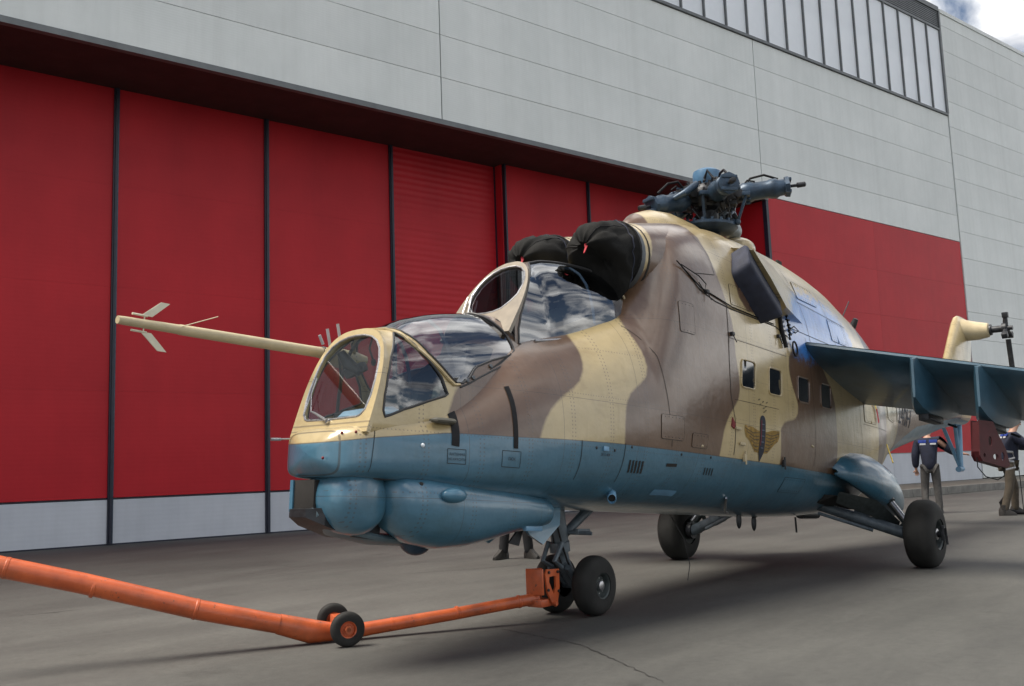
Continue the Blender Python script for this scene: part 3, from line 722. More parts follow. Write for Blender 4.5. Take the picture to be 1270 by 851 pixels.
for y in (-.02, .12): m.tube([(2.33, y, 1.98), (2.34, y-.02, 1.88), (2.33, y+.01, 1.80)], .007, 8); m.ell((2.33, y+.015, 1.785), (.018, .018, .026), None, 10, 8)
m.tube([(2.40, -.28, 1.84), (2.36, -.30, 1.72), (2.33, -.33, 1.60)], .010, 8); m.build('cable', COCK, root)
m = MB()
for y in (-.34, .34): m.box((2.1, y, 1.46), (.5, .07, .12), Euler((0, .25, 0)), .02); m.box((1.85, y, 1.60), (.3, .08, .2), None, .03)
m.build('side_console', COCK, root)
m = MB(); m.tube([pos(GUN, 1.95, rad(a), -.03) for a in range(20, 161, 10)], .014, 8); m.tube([pos(GUN, 2.33, rad(a), -.03) for a in range(15, 166, 10)], .012, 8); m.build('inner_hoop', COCK, root)
m = MB(); m.loft([[Vector((x, y*w, z)) for y, z in ((-1, zt), (-1, 1.7), (1, 1.7), (1, zt))] for x, w, zt in ((1.1, .28, 2.16), (.8, .36, 2.2), (.3, .42, 2.28), (-.1, .42, 2.36))], closed=False); m.build('pilot_cockpit_tub', COCK, root, False)
m = MB(); m.box((.12, 0, 2.25), (.14, .40, .66), Euler((0, -.18, 0)), .04); m.box((.36, 0, 2.02), (.42, .40, .12), None, .04); m.box((.06, 0, 2.66), (.1, .24, .18), None, .03); m.build('pilot_seat', GREENC, root)
m = MB(); m.box((.86, 0, 2.26), (.22, .50, .22), Euler((0, .3, 0)), .03); m.box((.80, 0, 2.42), (.12, .13, .12), None, .02); m.tube([(.42, .0, 2.1), (.5, 0, 2.4)], .016, 8); m.build('instrument_panel', COCK, root)
m = MB(); m.tube([pos(PIL, .33, rad(a), -.03) for a in range(12, 169, 8)], .012, 8); m.build('inner_hoop', COCKB, root)
# wipers
def onscreen(fx, y, z, d=.03): return Vector((fx(z)+d, y, z+d*.3))
m = MB(); m.tube([onscreen(gx, -.02, 1.345), onscreen(gx, -.15, 1.40), onscreen(gx, -.21, 1.42)], [.012, .008, .006], 8); m.tube([onscreen(gx, -.29, 1.40, .02), onscreen(gx, -.27, 1.66, .02)], .005, 6); m.tube([onscreen(gx, -.21, 1.42), onscreen(gx, -.28, 1.56, .022)], .004, 6); m.lathe([(0, .018), (.03, .015)], onscreen(gx, -.02, 1.345, 0), (1, 0, .3), 12); m.build('windscreen_wiper', STEEL, root)
m = MB(); m.tube([onscreen(px_, -.13, 2.24), onscreen(px_, -.24, 2.52)], .008, 6); m.tube([onscreen(px_, -.20, 2.22), onscreen(px_, -.27, 2.5)], .006, 6); m.build('windscreen_wiper', STEEL, root)
# handle and sensor on the side of the nose
m = MB(); c = on(HULL, 2.15, 1.36, .03); m.loft([[c+Vector((x, y*w+dy, z*h_)) for y, z in [(math.cos(a), math.sin(a)) for a in [2*math.pi*k/12 for k in range(12)]]] for x, w, h_, dy in ((.07, .012, .008, -.02), (.05, .035, .018, 0), (-.02, .045, .022, .01), (-.10, .045, .022, .01), (-.115, .03, .015, .0))]); m.build('angle_sensor_pod', simple('dull_olive_grey', (.10, .095, .075), .5), root)
# air data boom and its vanes (starboard side)
BO = Vector((2.41, -.45, 1.885)); TIP = Vector((3.94, -.45, 1.860))
bl = MB(); bl.lathe([(0, .034), (.02, .040), (.05, .038), (.8, .035), (1.12, .033), (1.14, .030), (1.49, .026), (1.53, .024)], BO, TIP-BO, 24); boom = bl.build('air_data_boom', SANDP, root)
m = MB(); m.lathe([(-.03, .044), (.0, .048), (.012, .040)], BO, TIP-BO, 20); m.build('boom_collar', DARKM, boom)
m = MB(); m.loft([[Vector((x, cy_+y*w, cz+z*h_)) for y, z in [(math.cos(a), math.sin(a)) for a in [2*math.pi*k/16 for k in range(16)]]] for x, cy_, cz, w, h_ in ((2.42, -.45, 1.885, .042, .042), (2.38, -.43, 1.875, .06, .05), (2.32, -.37, 1.85, .08, .07), (2.24, -.32, 1.84, .06, .07), (2.15, -.28, 1.85, .02, .03))]); q = m.build('boom_fairing', PAINT, root); paint(q)
for s in (1, -1):
    m = MB(); c = TIP+(BO-TIP)*.11
    rt = Euler((0, 0, 0))
    m.tube([c+Vector((0, 0, s*.02)), c+Vector((0, 0, s*.05))], .004, 6)
    m.tube([c+Vector((.08, 0, s*.05)), c+Vector((-.02, 0, s*.05))], .007, 6)
    m.prism([(0.02, .05), (-.10, .15), (-.16, .15), (-.05, .05)], .006, c, (1, 0, 0), (0, 0, s)); m.build('wind_vane', simple('vane_paint', (.62, .58, .45), .4), boom)
m = MB(); c = TIP+(BO-TIP)*.24; m.tube([c, c+Vector((-.20, .16, .09))], .003, 6); m.build('sensor_needle', SANDP, boom)
ft = MB()
for x, y, z, L in ((2.53, -.30, 1.91, .06), (2.465, -.30, 1.90, .125), (2.375, -.30, 1.94, .135)):
    m = MB(); m.tube([(x, y, z), (x+.035, y, z+L)], .0105, 8); m.build('aerial_rod', simple('mauve_grey_rod', (.36, .34, .36), .5), root)
m = MB(); m.tube([(2.68, -.33, 1.255), (2.84, -.36, 1.24)], .006, 8); m.tube([(2.80, -.352, 1.243), (2.87, -.365, 1.238)], .010, 8); m.build('pitot_probe', STEEL, root)
# tapes, hatches, seams
def strip(name, pts, w, mat, off=.004, tab=HULL, parent=None):
    L = []; R = []
    P_ = []
    for i in range(len(pts)-1):
        k = max(2, int(math.hypot(pts[i][0]-pts[i+1][0], pts[i][1]-pts[i+1][1])/.03)); P_ += [(pts[i][0]+(pts[i+1][0]-pts[i][0])*j/k, pts[i][1]+(pts[i+1][1]-pts[i][1])*j/k) for j in range(k)]
    P_.append(pts[-1]); C = [on(tab, x, z, off) for x, z in P_]; V = []
    for i, c in enumerate(C):
        t = (C[min(i+1, len(C)-1)]-C[max(0, i-1)]).normalized(); n = (on(tab, *P_[i], off+.05)-c).normalized(); s = t.cross(n).normalized(); V += [c+s*w/2, c-s*w/2]
    m = MB(); m.add(V, [(2*i, 2*i+2, 2*i+3, 2*i+1) for i in range(len(C)-1)]); return m.build(name, mat, parent or root, True, None, fix=False)
strip('black_tape', [(2.012, 1.505), (2.03, 1.38), (2.05, 1.215)], .062, BLACK)
strip('black_tape', [(1.54, 1.67), (1.535, 1.55), (1.54, 1.23)], .042, BLACK)
SEAM = simple('panel_gap', (.02, .018, .016), .8)
def seam(pts, w=.0065, off=.0022): return strip('panel_gap', pts, w, SEAM, off)
def rect_seam(x0, z0, x1, z1, w=.005, sl=0): return [seam([a, b], w) for a, b in (((x0, z0), (x1, z0)), ((x1, z0), (x1+sl, z1)), ((x1+sl, z1), (x0+sl, z1)), ((x0+sl, z1), (x0, z0)))]
rect_seam(2.11, 1.10, 1.965, 1.195, .004); rect_seam(1.66, 1.10, 1.49, 1.21, .004)
seam([(.87, 1.335), (.863, 1.05)]); seam([(.355, 1.347), (.354, 1.05)]); seam([(2.64, 1.232), (2.62, 1.33)], .005); seam([(2.64, 1.23), (2.66, 1.02)], .004)
seam([(-1.205, 2.72), (-1.20, 2.2), (-1.21, 1.9), (-1.28, 1.67), (-1.30, 1.36)], .009)
seam([(-3.0, 2.70), (-3.05, 2.3), (-3.1, 1.36)], .005)
seam([(-.56, 2.93), (-.75, 2.78), (-1.0, 2.72), (-1.3, 2.70), (-2.25, 2.70), (-2.6, 2.62)], .012)
seam([(-1.28, 1.86), (-2.2, 1.86)], .004); seam([(-1.21, 2.42), (-2.45, 2.42)], .004)
seam([(.10, 2.35), (0.0, 2.25), (-.10, 2.1), (-.18, 1.8), (-.24, 1.52), (-.26, 1.36)], .005)
seam([(-.90, 3.34), (-1.02, 3.15), (-1.05, 2.98)], .006); seam([(-1.05, 2.98), (-.72, 2.93)], .006)
seam([(-2.9, 3.45), (-3.1, 2.9), (-3.15, 2.55)], .006); seam([(-3.7, 3.5), (-3.85, 3.0), (-3.9, 2.7)], .005); seam([(-2.6, 2.75), (-4.3, 2.72)], .006); seam([(-3.0, 3.1), (-4.4, 3.05)], .005)
seam([(-4.3, 3.1), (-4.4, 2.2), (-4.45, 1.5)], .005); seam([(-5.55, 3.0), (-5.6, 1.5)], .005); seam([(-6.6, 2.9), (-6.62, 2.0)], .005)
seam([(-4.5, 1.92), (-5.5, 1.92)], .004)
for x0, z0, x1, z1 in ((-.1, 1.42, -.42, 1.62), (-.55, 1.38, -.8, 1.5), (-2.5, 1.08, -3.0, 1.22), (-.4, 2.35, -.62, 2.62), (-4.55, 1.95, -4.95, 2.3), (-5.7, 2.1, -6.2, 2.5), (-3.8, 2.8, -4.25, 3.05), (-3.05, 3.15, -3.6, 3.35), (-1.3, 2.75, -1.7, 2.95)):
    q = sheet('access_panel', HULL, PAINT, root, outer=xz(HULL, roundrect(min(x0, x1), z0, max(x0, x1), z1, .02)), off=.0045, dx=.05, dp=4); paint(q); rim_tube('panel_edge', HULL, xz(HULL, roundrect(min(x0, x1), z0, max(x0, x1), z1, .02)), .0018, SEAM, q, .0035)
    xa, xb = min(x0, x1)+.02, max(x0, x1)-.02
    mm = MB()
    for zz_ in (z0+.018, z1-.018):
        for j in range(int((xb-xa)/.05)+1):
            cc_ = on(HULL, xa+j*.05, zz_, .004); mm.ell(cc_, (.0045, .003, .0045), None, 6, 4)
    tag(mm.build('rivet_row', DARKM, q), kind='stuff')
# smoother bracket cables, handles
m = MB(); m.tube([on(HULL, -.45, 2.98, .03), on(HULL, -.75, 2.80, .012), on(HULL, -1.3, 2.72, .012), on(HULL, -2.2, 2.71, .012)], .006, 6); m.build('tie_rope', CANVAS, root)
m = MB(); m.tube([on(HULL, -.50, 2.96, .02), on(HULL, -.74, 2.90, .02), on(HULL, -.82, 2.84, .03), on(HULL, -.78, 2.76, .03), on(HULL, -.72, 2.84, .02)], .005, 6); m.build('tie_rope', CANVAS, root)
for (x, z) in ((-.85, 2.78), (-1.26, 2.46), (-2.28, 2.60)):
    m = MB(); c = on(HULL, x, z, .015); m.box(c, (.05, .03, .035), None, .008); m.tube([c, c+Vector((-.02, .03, -.08))], .005, 6); m.build('latch', DARKM, root)
# louvres
for i in range(5):
    strip('louvre_slot', [(.265-.042*i+.0, 1.225), (.245-.042*i, 1.13)], .022, SEAM, .003)
for i in range(4): strip('louvre_slot', [(-.85-.045*i, 1.225), (-.87-.045*i, 1.165)], .016, SEAM, .003)
strip('louvre_slot', [(-.235, 1.213), (-.39, 1.219)], .028, SEAM, .003)
sheet('blue_patch', HULL, SKYP, root, outer=xz(HULL, roundrect(-.62, .975, -.25, 1.02, .015)), off=.003)
# small label plates: text in dark print
def text_on(txt, x, z, size, mat, name='lettering', tab=HULL, sx=1., off=.005, parent=None):
    cu = bpy.data.curves.new('t', 'FONT'); cu.body = txt; cu.size = size; cu.align_x = 'CENTER'; cu.align_y = 'CENTER'; cu.resolution_u = 3
    t = bpy.data.objects.new('t', cu); COL.objects.link(t); bpy.context.view_layer.update()
    me = bpy.data.meshes.new_from_object(t.evaluated_get(bpy.context.evaluated_depsgraph_get())); bpy.data.objects.remove(t); bpy.data.curves.remove(cu)
    bm = bmesh.new(); bm.from_mesh(me); bmesh.ops.triangulate(bm, faces=bm.faces)
    bmesh.ops.subdivide_edges(bm, edges=[e for e in bm.edges if e.calc_length() > size*.4], cuts=2)
    for v in bm.verts: v.co = on(tab, x-v.co.x*sx, z+v.co.y, off)
    bm.to_mesh(me); bm.free(); me.name = name
    o = bpy.data.objects.new(name, me); COL.objects.link(o); me.materials.append(mat); o.parent = parent or root; return o
INK = simple('dark_ink', (.02, .025, .04), .6)
text_on('АНТЕННА', 2.035, 1.160, .026, INK); text_on('НЕ КРАСИТЬ', 2.035, 1.128, .022, INK)
text_on('ЛЮК', 1.575, 1.155, .030, INK); text_on('28 В 400', .59, 1.245, .030, INK)
m = MB(); c = on(HULL, .59, 1.29, .004); m.box(c, (.07, .008, .035), None, .003); m.build('socket_cover', SKYP, root)
for x, z in ((.70, 1.29), (.48, 1.285), (.27, 1.325), (-.42, 1.31), (-.90, 1.315)):
    m = MB(); c = on(HULL, x, z, .0); m.ell(c, (.012, .006, .012), None, 10, 6); m.build('fastener', DARKM, root)
text_on('1240H', -7.02, 2.26, .36, INK, sx=1.05)
m = MB(); c = on(HULL, 2.30, 1.205, .004); m.ell(c, (.014, .012, .014), None, 12, 8); m.build('marker_light', simple('white_lens', (.8, .85, .9), .2), root)
for x, z in ((2.86, 1.10), (2.80, 1.255), (2.74, 1.262)): 
    m = MB(); c = on(HULL, x, z, .0); m.ell(c, (.010, .008, .010), None, 10, 6); m.build('fastener', DKRED, root)
# forward fairing scoop low on the side
m = MB(); c = on(HULL, .25, .96, .0); dr = Vector((-.5, .55, .35)).normalized(); m.lathe([(-.06, .045), (.02, .05), (.085, .045), (.09, .038), (.03, .034), (.028, 0)], c, Vector((.72, .55, -.42)), 20, (1, .8)); m.build('drain_scoop', SKYP, root)
m = MB(); m.lathe([(.0, .034), (.002, 0)], c+Vector((.72, .55, -.42)).normalized()*.06, Vector((.72, .55, -.42)), 16); m.build('scoop_mouth', SEAM, root)
# cabin windows and doors
for x0, x1 in ((-1.69, -1.43), (-2.27, -2.0), (-2.95, -2.68), (-3.53, -3.27)):
    rr_ = roundrect(x0, 2.0, x1, 2.245, .035, -.10)
    w_ = sheet('cabin_window', HULL, WGLASS, root, outer=xz(HULL, rr_), off=.001, dx=.05, dp=4)
    rim_tube('window_frame', HULL, xz(HULL, roundrect(x0-.008, 1.992, x1+.008, 2.253, .04, -.10)), .011, PAINT if x1 > -2.5 else PAINT, root, .002, flat=(1, .7))
for o in [o for o in bpy.data.objects if o.name.startswith('window_frame')]: paint(o)
for x, z in ((-1.32, 1.60), (-1.42, 1.47)):
    m = MB(); c = on(HULL, x, z, .012); m.box(c, (.10, .02, .028), None, .008); m.build('door_handle', SANDP, root)
m = MB(); c = on(HULL, -1.22, 1.64, .004); m.prism([(0, .05), (.055, .0), (.03, -.05), (-.02, -.03)], .01, c, (-1, 0, 0), (0, 0, 1)); m.build('pull_tab', DKRED, root)
for x in (-1.5, -2.35):
    m = MB(); c = on(HULL, x, 1.35, .015); m.box(c, (.035, .03, .07), None, .006); m.tube([c+Vector((0, .01, .06)), c+Vector((0, .012, -.06))], .008, 8); m.build('hinge', DARKM if x < -2 else SANDP, root)
for x, z in ((-.72, 1.40), (-3.0, 1.56), (-3.02, 1.555)):
    m = MB(); m.ell(on(HULL, x, z, 0), (.02, .012, .012), None, 10, 6); m.build('fastener', SANDP, root)
# winged emblem
ex, ez = -1.83, 1.56
wing_poly = [(0, .05), (.10, .055), (.22, .08), (.37, .085), (.37, .03), (.34, -.02), (.27, -.05), (.21, -.09), (.13, -.145), (.05, -.15), (-.0, -.16)]
for s in (-1, 1):
    pl = [(ex+s*a, ez+b) for a, b in wing_poly]
    E_ = sheet('emblem_wing', HULL, GOLD, root, outer=xz(HULL, pl if s == 1 else pl), off=.0025, dx=.04, dp=3)
    for k in range(6):
        strip('emblem_feather', [(ex+s*.07, ez+.035-.032*k), (ex+s*(.20-.012*k), ez+.025-.030*k), (ex+s*(.365-.045*k), ez+.06-.034*k)], .0055, INK, .0045, parent=E_)
sheet('emblem_shield', HULL, INK, root, outer=xz(HULL, roundrect(ex-.058, ez-.17, ex+.058, ez+.205, .056)), off=.005, dx=.03, dp=3)
sheet('emblem_shield', HULL, INK, root, outer=xz(HULL, [(ex-.05, ez-.15), (ex, ez-.235), (ex+.05, ez-.15)]), off=.0042, dx=.03, dp=3)
for k in range(5): strip('emblem_bar', [(ex-.028, ez+.12-.055*k), (ex+.028, ez+.12-.055*k)], .010, simple('slate_print', (.10, .12, .17), .5), .0075)
strip('emblem_bar', [(ex+.03, ez+.16), (ex+.04, ez-.08)], .014, DKRED, .0078)
for dx_, dz_ in ((.04, .30), (-.02, .33), (-.08, .29), (-.03, .27), (-.10, .33), (.06, .345), (-.07, .25), (-.04, .235)):
    strip('stencil_mark', [(ex+dx_+.02, ez+dz_), (ex+dx_-.02, ez+dz_+.012)], .012, simple('stencil_ink', (.12, .10, .05), .6), .003)
# wing
def airfoil(c, t, n=16):
    q = []
    for i in range(n+1):
        u = (1-math.cos(math.pi*i/n))/2; q.append((u, t*5*(.2969*math.sqrt(u)-.126*u-.3516*u*u+.2843*u**3-.1015*u**4)))
    return [(u*c, v*c) for u, v in reversed(q)]+[(u*c, -v*c) for u, v in q[1:]]
for s in (1, -1):
    rings = []; al = rad(16)
    for yb_, xl, zl, ch in ((.50, -2.94, 2.69, 1.72), (.95, -3.0, 2.60, 1.66), (2.1, -3.15, 2.352, 1.5), (3.27, -3.30, 2.10, 1.3)):
        rings.append([Vector((xl-u*math.cos(al)+v*math.sin(al), s*yb_, zl-u*math.sin(al)+v*math.cos(al))) for u, v in airfoil(ch, .12)])
    m = MB(); m.loft(rings); w_ = m.build('wing', BLUEW, root)
    m = MB()
    LE = []
    n0 = len(rings[0])//2
    m.loft([[r[n0+k]+Vector((.004, 0, .004)) for k in (-2, -3, -4, -6, -8, -10, -14)] for r in rings], cap=False, closed=False); q = m.build('wing_top_skin', SANDP, w_, fix=False)
    for yp in (1.88, 2.45):
        y = s*yp; xl = -3.0-.13*(yp-.95); zt_ = 2.60-.2155*(yp-.95)
        mm = MB(); rg = []
        for x, w0, z0, z1 in ((xl+.05, .012, zt_-.40, zt_-.02), (xl-.06, .06, zt_-.49, zt_+.02), (xl-.2, .10, zt_-.54, zt_+.0), (xl-.8, .11, zt_-.54, zt_-.1), (xl-1.2, .09, zt_-.46, zt_-.22), (xl-1.4, .02, zt_-.42, zt_-.28)):
            rg.append([Vector((x, y+a*w0, z)) for a, z in ((-1, z1), (-1, z0+.06), (-.7, z0), (.7, z0), (1, z0+.06), (1, z1))])
        mm.loft(rg); py = mm.build('pylon', BLUEW, root, True, 30)
        mm = MB(); mm.box((xl-.45, y, zt_-.57), (.5, .10, .07), None, .01); mm.tube([(xl-.15, y+.08, zt_-.60), (xl-.2, y+.16, zt_-.64)], .012, 6); mm.tube([(xl-.75, y+.08, zt_-.60), (xl-.7, y+.17, zt_-.64)], .012, 6); mm.build('bomb_rack', DARKM, py)
# exhaust ducts
for s in (1, -1):
    A = Vector((-1.54, s*.86, 3.27)); B_ = Vector((-2.10, s*.92, 2.84)); c = (A+B_)/2; L = (A-B_); hl = L.length/2; u = L.normalized()
    ax = Vector((-.42, s*.90, .12)).normalized(); ax = (ax-u*ax.dot(u)).normalized(); v = u.cross(ax)
    def ov(d, k, wr): return [c+ax*d+u*(hl*k*math.copysign(abs(math.cos(t))**.28, math.cos(t)))+v*(wr*.92*math.copysign(abs(math.sin(t))**.28, math.sin(t))) for t in [2*math.pi*i/28 for i in range(28)]]
    m = MB(); m.loft([ov(-.30, .85, .24), ov(-.06, .95, .22), ov(.0, 1.0, .21)], cap=False); m.build('exhaust_duct', SANDP, root)
    m = MB(); m.loft([ov(-.17, .955, .232), ov(-.10, .985, .232), ov(.03, 1.03, .225), ov(.05, 1.0, .20), ov(.045, .5, .10)]); CV = m.build('exhaust_cover', NAVY, None, True, 60)
    CV.rotation_euler = (0, -TH, 0)
    tag(CV, 'navy canvas cover strapped over the %s exhaust duct of the helicopter' % ('near' if s == 1 else 'far'), 'exhaust cover', 'covers on the engine exhausts')
for s in (1, -1):
    A = [Vector((-1.66, s*.91, 3.34)), Vector((-1.93, s*.96, 3.10)), Vector((-2.22, s*.975, 2.87))]; Bh = [on(HULL, -2.9, 3.5, -.02), on(HULL, -3.15, 3.2, -.02), on(HULL, -3.1, 2.86, -.02)]; Ch = [on(HULL, -1.7, 3.45, -.03), None, on(HULL, -2.3, 2.8, -.03)]
    if s < 0: Bh = [Vector((v.x, -v.y, v.z)) for v in Bh]; Ch = [Vector((v.x, -v.y, v.z)) if v else None for v in Ch]
    m = MB(); m.add(A+Bh+[Ch[0], Ch[2]], [(0, 1, 4, 3), (1, 2, 5, 4), (0, 3, 6), (2, 7, 5), (0, 6, 7, 2, 1)]); q = m.build('exhaust_fairing', PAINT, root, True, 30)
    bm = bmesh.new(); bm.from_mesh(q.data); bmesh.ops.subdivide_edges(bm, edges=bm.edges[:], cuts=6, use_grid_fill=True); bm.to_mesh(q.data); bm.free(); paint(q)
# engines with intake, gearbox fairing
ring = lambda c, ry, rz, x, n=32: [Vector((x, c[0]+ry*math.cos(2*math.pi*k/n), c[1]+rz*math.sin(2*math.pi*k/n))) for k in range(n)]
for s in (1, -1):
    m = MB(); m.loft([ring((s*.34, 3.0), .265, .28, -.03), ring((s*.34, 3.0), .29, .31, -.10), ring((s*.34, 3.02), .325, .36, -.35), ring((s*.35, 3.05), .36, .43, -.75), ring((s*.35, 3.08), .39, .48, -1.1), ring((s*.34, 3.10), .40, .52, -1.7), ring((s*.34, 3.1), .38, .5, -2.6), ring((s*.32, 3.1), .25, .3, -3.4)]); q = m.build('engine_nacelle', PAINT, root); paint(q)
    m = MB(); m.loft([ring((s*.34, 3.0), .292, .312, -.085), ring((s*.34, 3.0), .300, .321, -.11), ring((s*.34, 3.0), .302, .323, -.14)]); m.build('intake_ring', GALV, q)
    m = MB(); m.loft([ring((s*.34, 3.005), .306, .330, -.185), ring((s*.34, 3.005), .309, .334, -.195), ring((s*.34, 3.005), .308, .333, -.205)]); m.build('intake_seam', SEAM, q)
    # dust cover: a canvas bag over the intake
    rg = []; from mathutils import noise as NZ
    st_ = [(.475, .05), (.468, .12), (.445, .175), (.405, .22), (.345, .25), (.27, .268), (.20, .28), (.12, .287), (.05, .292), (-.02, .297), (-.08, .303)]
    for i, (x, ry) in enumerate(st_):
        r_ = []
        for k in range(72):
            a = 2*math.pi*k/72; d = Vector((x*2.2, math.cos(a)*1.1, math.sin(a)*1.1+s)); f_ = min(1, (x+.09)/.2)
            w_ = 1+f_*(.12*NZ.noise(d*1.6)+.08*(1-abs(NZ.noise(d*3.1)*2.4))-.08)
            low = .13*max(0, -math.sin(a-.3))**3*f_*max(0, 1-abs(x-.08)/.3)
            r_.append(Vector((x-.05*f_-(.30*max(0, -math.sin(a-.25))**1.2+.06)*max(0, (x+.02)/.5)+.03*f_*NZ.noise(d*2.5), s*.34+ry*.96*w_*math.cos(a), 3.015-.02*f_+ry*1.05*w_*math.sin(a)-low)))
        rg.append(r_)
    m = MB(); m.loft(rg); CV = m.build('intake_cover', CANVAS, None, True, 70); CV.rotation_euler = (0, -TH, 0)
    tag(CV, 'black canvas dust cover with red ribbon over the %s engine intake' % ('near' if s == 1 else 'far'), 'intake cover', 'covers on the engine intakes')
    m = MB(); c0 = Vector((.33, s*.34+.01, 3.02)); m.prism([(0, .03), (.03, .02), (.028, -.02), (.012, -.08), (.0, -.09), (.003, -.03), (-.012, .0)], .008, c0+Vector((.01, .0, 0)), (-.2, .8, 0), (-.3, 0, .9)); m.build('ribbon', REDC, CV)
    for kk in (10, 34):
        mm = MB(); mm.tube([r_[kk]*1.0+(r_[kk]-Vector((r_[kk].x, s*.34, 3.0))).normalized()*.002 for r_ in rg], .0035, 6); mm.build('cover_seam', BLACK, CV)
    for i_ in (8,): mm = MB(); mm.tube([v+(v-Vector((v.x, s*.34, 3.0))).normalized()*.003 for v in rg[i_]]+[rg[i_][0]], .006, 6); mm.build('strap', NAVY, CV)
    m = MB(); pts = [Vector((-.06, s*.34+.309*math.cos(2*math.pi*k/32), 3.0+.322*math.sin(2*math.pi*k/32))) for k in range(33)]; m.tube(pts, .008, 6); m.build('drawstring', BLACK, CV)
m = MB(); rg = []
for x, w_, zt_ in ((-.72, .04, 3.42), (-.80, .13, 3.58), (-.95, .22, 3.70), (-1.2, .29, 3.80), (-1.5, .33, 3.85), (-1.9, .35, 3.85), (-2.3, .34, 3.80), (-2.8, .3, 3.76), (-3.3, .2, 3.7)):
    rg.append([Vector((x, w_*math.cos(a), 3.3+(zt_-3.3)*max(0, math.sin(a)))) for a in [math.pi*k/20 for k in range(21)]])
m.loft(rg, closed=True); q = m.build('gearbox_fairing', PAINT, root); paint(q)
m = MB(); m.ell((-2.95, .12, 3.78), (.22, .18, .13)); q = m.build('cowl_blister', PAINT, root); paint(q)
for x, y, z in ((-2.2, .25, 3.83), (-3.6, .3, 3.74), (-4.3, .28, 3.66)):
    m = MB(); m.box((x, y, z), (.12, .03, .05), None, .01); m.build('vent', SEAM, root)
m = MB(); m.lathe([(-.12, .09), (.12, .085), (.13, .075), (.06, .07), (.055, 0)], (-4.95, -.35, 3.66), (-.35, .55, .12), 20); m.build('exhaust_stub', DARKM, root)
m = MB(); m.lathe([(0, .05), (.13, .035), (.14, .0)], (-6.1, .2, 3.40), (.1, .5, .9), 12); m.tube([(-5.7, .2, 3.42), (-5.9, .25, 3.72)], .008, 6); m.build('beacon', DARKM, root)
# crumpled black hose and brackets by the wing root
m = MB()
for k in range(6): m.tube([on(HULL, -2.50-.03*math.sin(k), 2.60+.05*k, .04)+Vector((0, 0, 0)), on(HULL, -2.44, 2.63+.05*k, .06), on(HULL, -2.56, 2.66+.05*k, .03)], .014, 6)
m.tube([on(HULL, -2.38, 2.9, .02), on(HULL, -2.36, 2.7, .02), on(HULL, -2.40, 2.5, .03)], .022, 8); m.build('wing_root_bracket', BLACK, root)
pts = [on(HULL, -2.62+.055*math.cos(a)*(1.0), 2.52+.075*math.sin(a), .03) for a in [2*math.pi*k/16 for k in range(17)]]
m = MB(); m.tube(pts, .010, 6); m.tube([on(HULL, -2.57, 2.72, .02), on(HULL, -2.7, 2.77, .02), on(HULL, -2.8, 2.74, .02), on(HULL, -2.7, 2.70, .02), on(HULL, -2.57, 2.72, .02)], .007, 6); m.build('cable_loop', BLACK, root)
# chin: sight housing, guidance pod, dome, open bay
m = MB(); rg = []
n = 28
for k in range(n+1):
    pass
def pod(name, st, mat, sharp=60):
    m = MB(); rg = []
    for x, yc, zc, wy, hz_t, hz_b in st:
        rg.append([Vector((x, yc+wy*math.copysign(abs(math.cos(a))**.9, math.cos(a)), zc+(hz_t if math.sin(a) > 0 else hz_b)*math.copysign(abs(math.sin(a))**.9, math.sin(a)))) for a in [2*math.pi*i/32 for i in range(32)]])
    m.loft(rg); q = m.build(name, mat, root, True, sharp); paint(q, True); return q
pod('guidance_pod', ((2.44, .235, .90, .02, .03, .03), (2.42, .235, .88, .12, .12, .10), (2.36, .235, .86, .20, .17, .19), (2.2, .24, .84, .245, .20, .255), (2.0, .24, .83, .255, .21, .285), (1.75, .25, .82, .25, .21, .265), (1.5, .27, .82, .22, .19, .225), (1.25, .30, .82, .18, .15, .165), (1.0, .33, .81, .135, .115, .12), (.90, .34, .81, .115, .10, .10), (.875, .34, .81, .10, .08, .08)), BLUEP)
m = MB(); m.ell((2.04, .50, .895), (.11, .055, .05)); m.build('pod_blister', BLUEP, root)
m = MB(); m.lathe([(-.24, .0), (-.235, .12), (-.2, .19), (-.1, .222), (.06, .226), (.14, .214), (.195, .18), (.225, .12), (.235, .05), (.237, 0)], (2.57, .06, .86), (0, 1, 0), 48, (1.02, .96)); q = m.build('sight_drum', BLUEP, root); paint(q, True)
m = MB(); m.ell((2.0, .12, .63), (.13, .12, .13)); m.build('antenna_dome', GREYB, root)
m = MB(); m.lathe([(0, .075), (.03, .07), (.05, .045), (.055, .0)], (1.55, .14, .62), (0, 0, -1), 16); m.build('wire_mesh_guard', DARKM, root)
m = MB(); m.box((2.68, -.10, .875), (.24, .22, .20), None, .01); m.build('open_bay', SEAM, root)
for x, y, z, d in ((2.805, -.20, .875, (.012, .03, .20)), (2.68, -.215, .875, (.24, .012, .20))):
    m = MB(); m.box((x, y, z), d); m.build('bay_rib', BLUEP, root)
m = MB(); m.loft([[Vector((x, y0, z0)), Vector((x, y1, z0)), Vector((x, y1, z1)), Vector((x, y0, z1))] for x, y0, y1, z0, z1 in ((2.85, -.16, .0, .74, .79), (2.76, -.18, .08, .69, .80), (2.55, -.16, .12, .62, .74), (2.35, -.1, .14, .60, .70))]); m.build('sight_jaw', DARKM, root, True, 30)
m = MB(); m.loft([[Vector((x, .0+w_*math.cos(a), z+.04*math.sin(a))) for a in [2*math.pi*i/16 for i in range(16)]] for x, w_, z in ((2.80, .05, .76), (2.6, .14, .66), (2.3, .17, .61), (2.0, .12, .60), (1.9, .02, .62))]); m.build('chin_fairing', simple('pale_grey_blue', (.11, .16, .19), .45), root)
for i in range(2):
    m = MB(); c = on(HULL, 2.62, .99, 0)
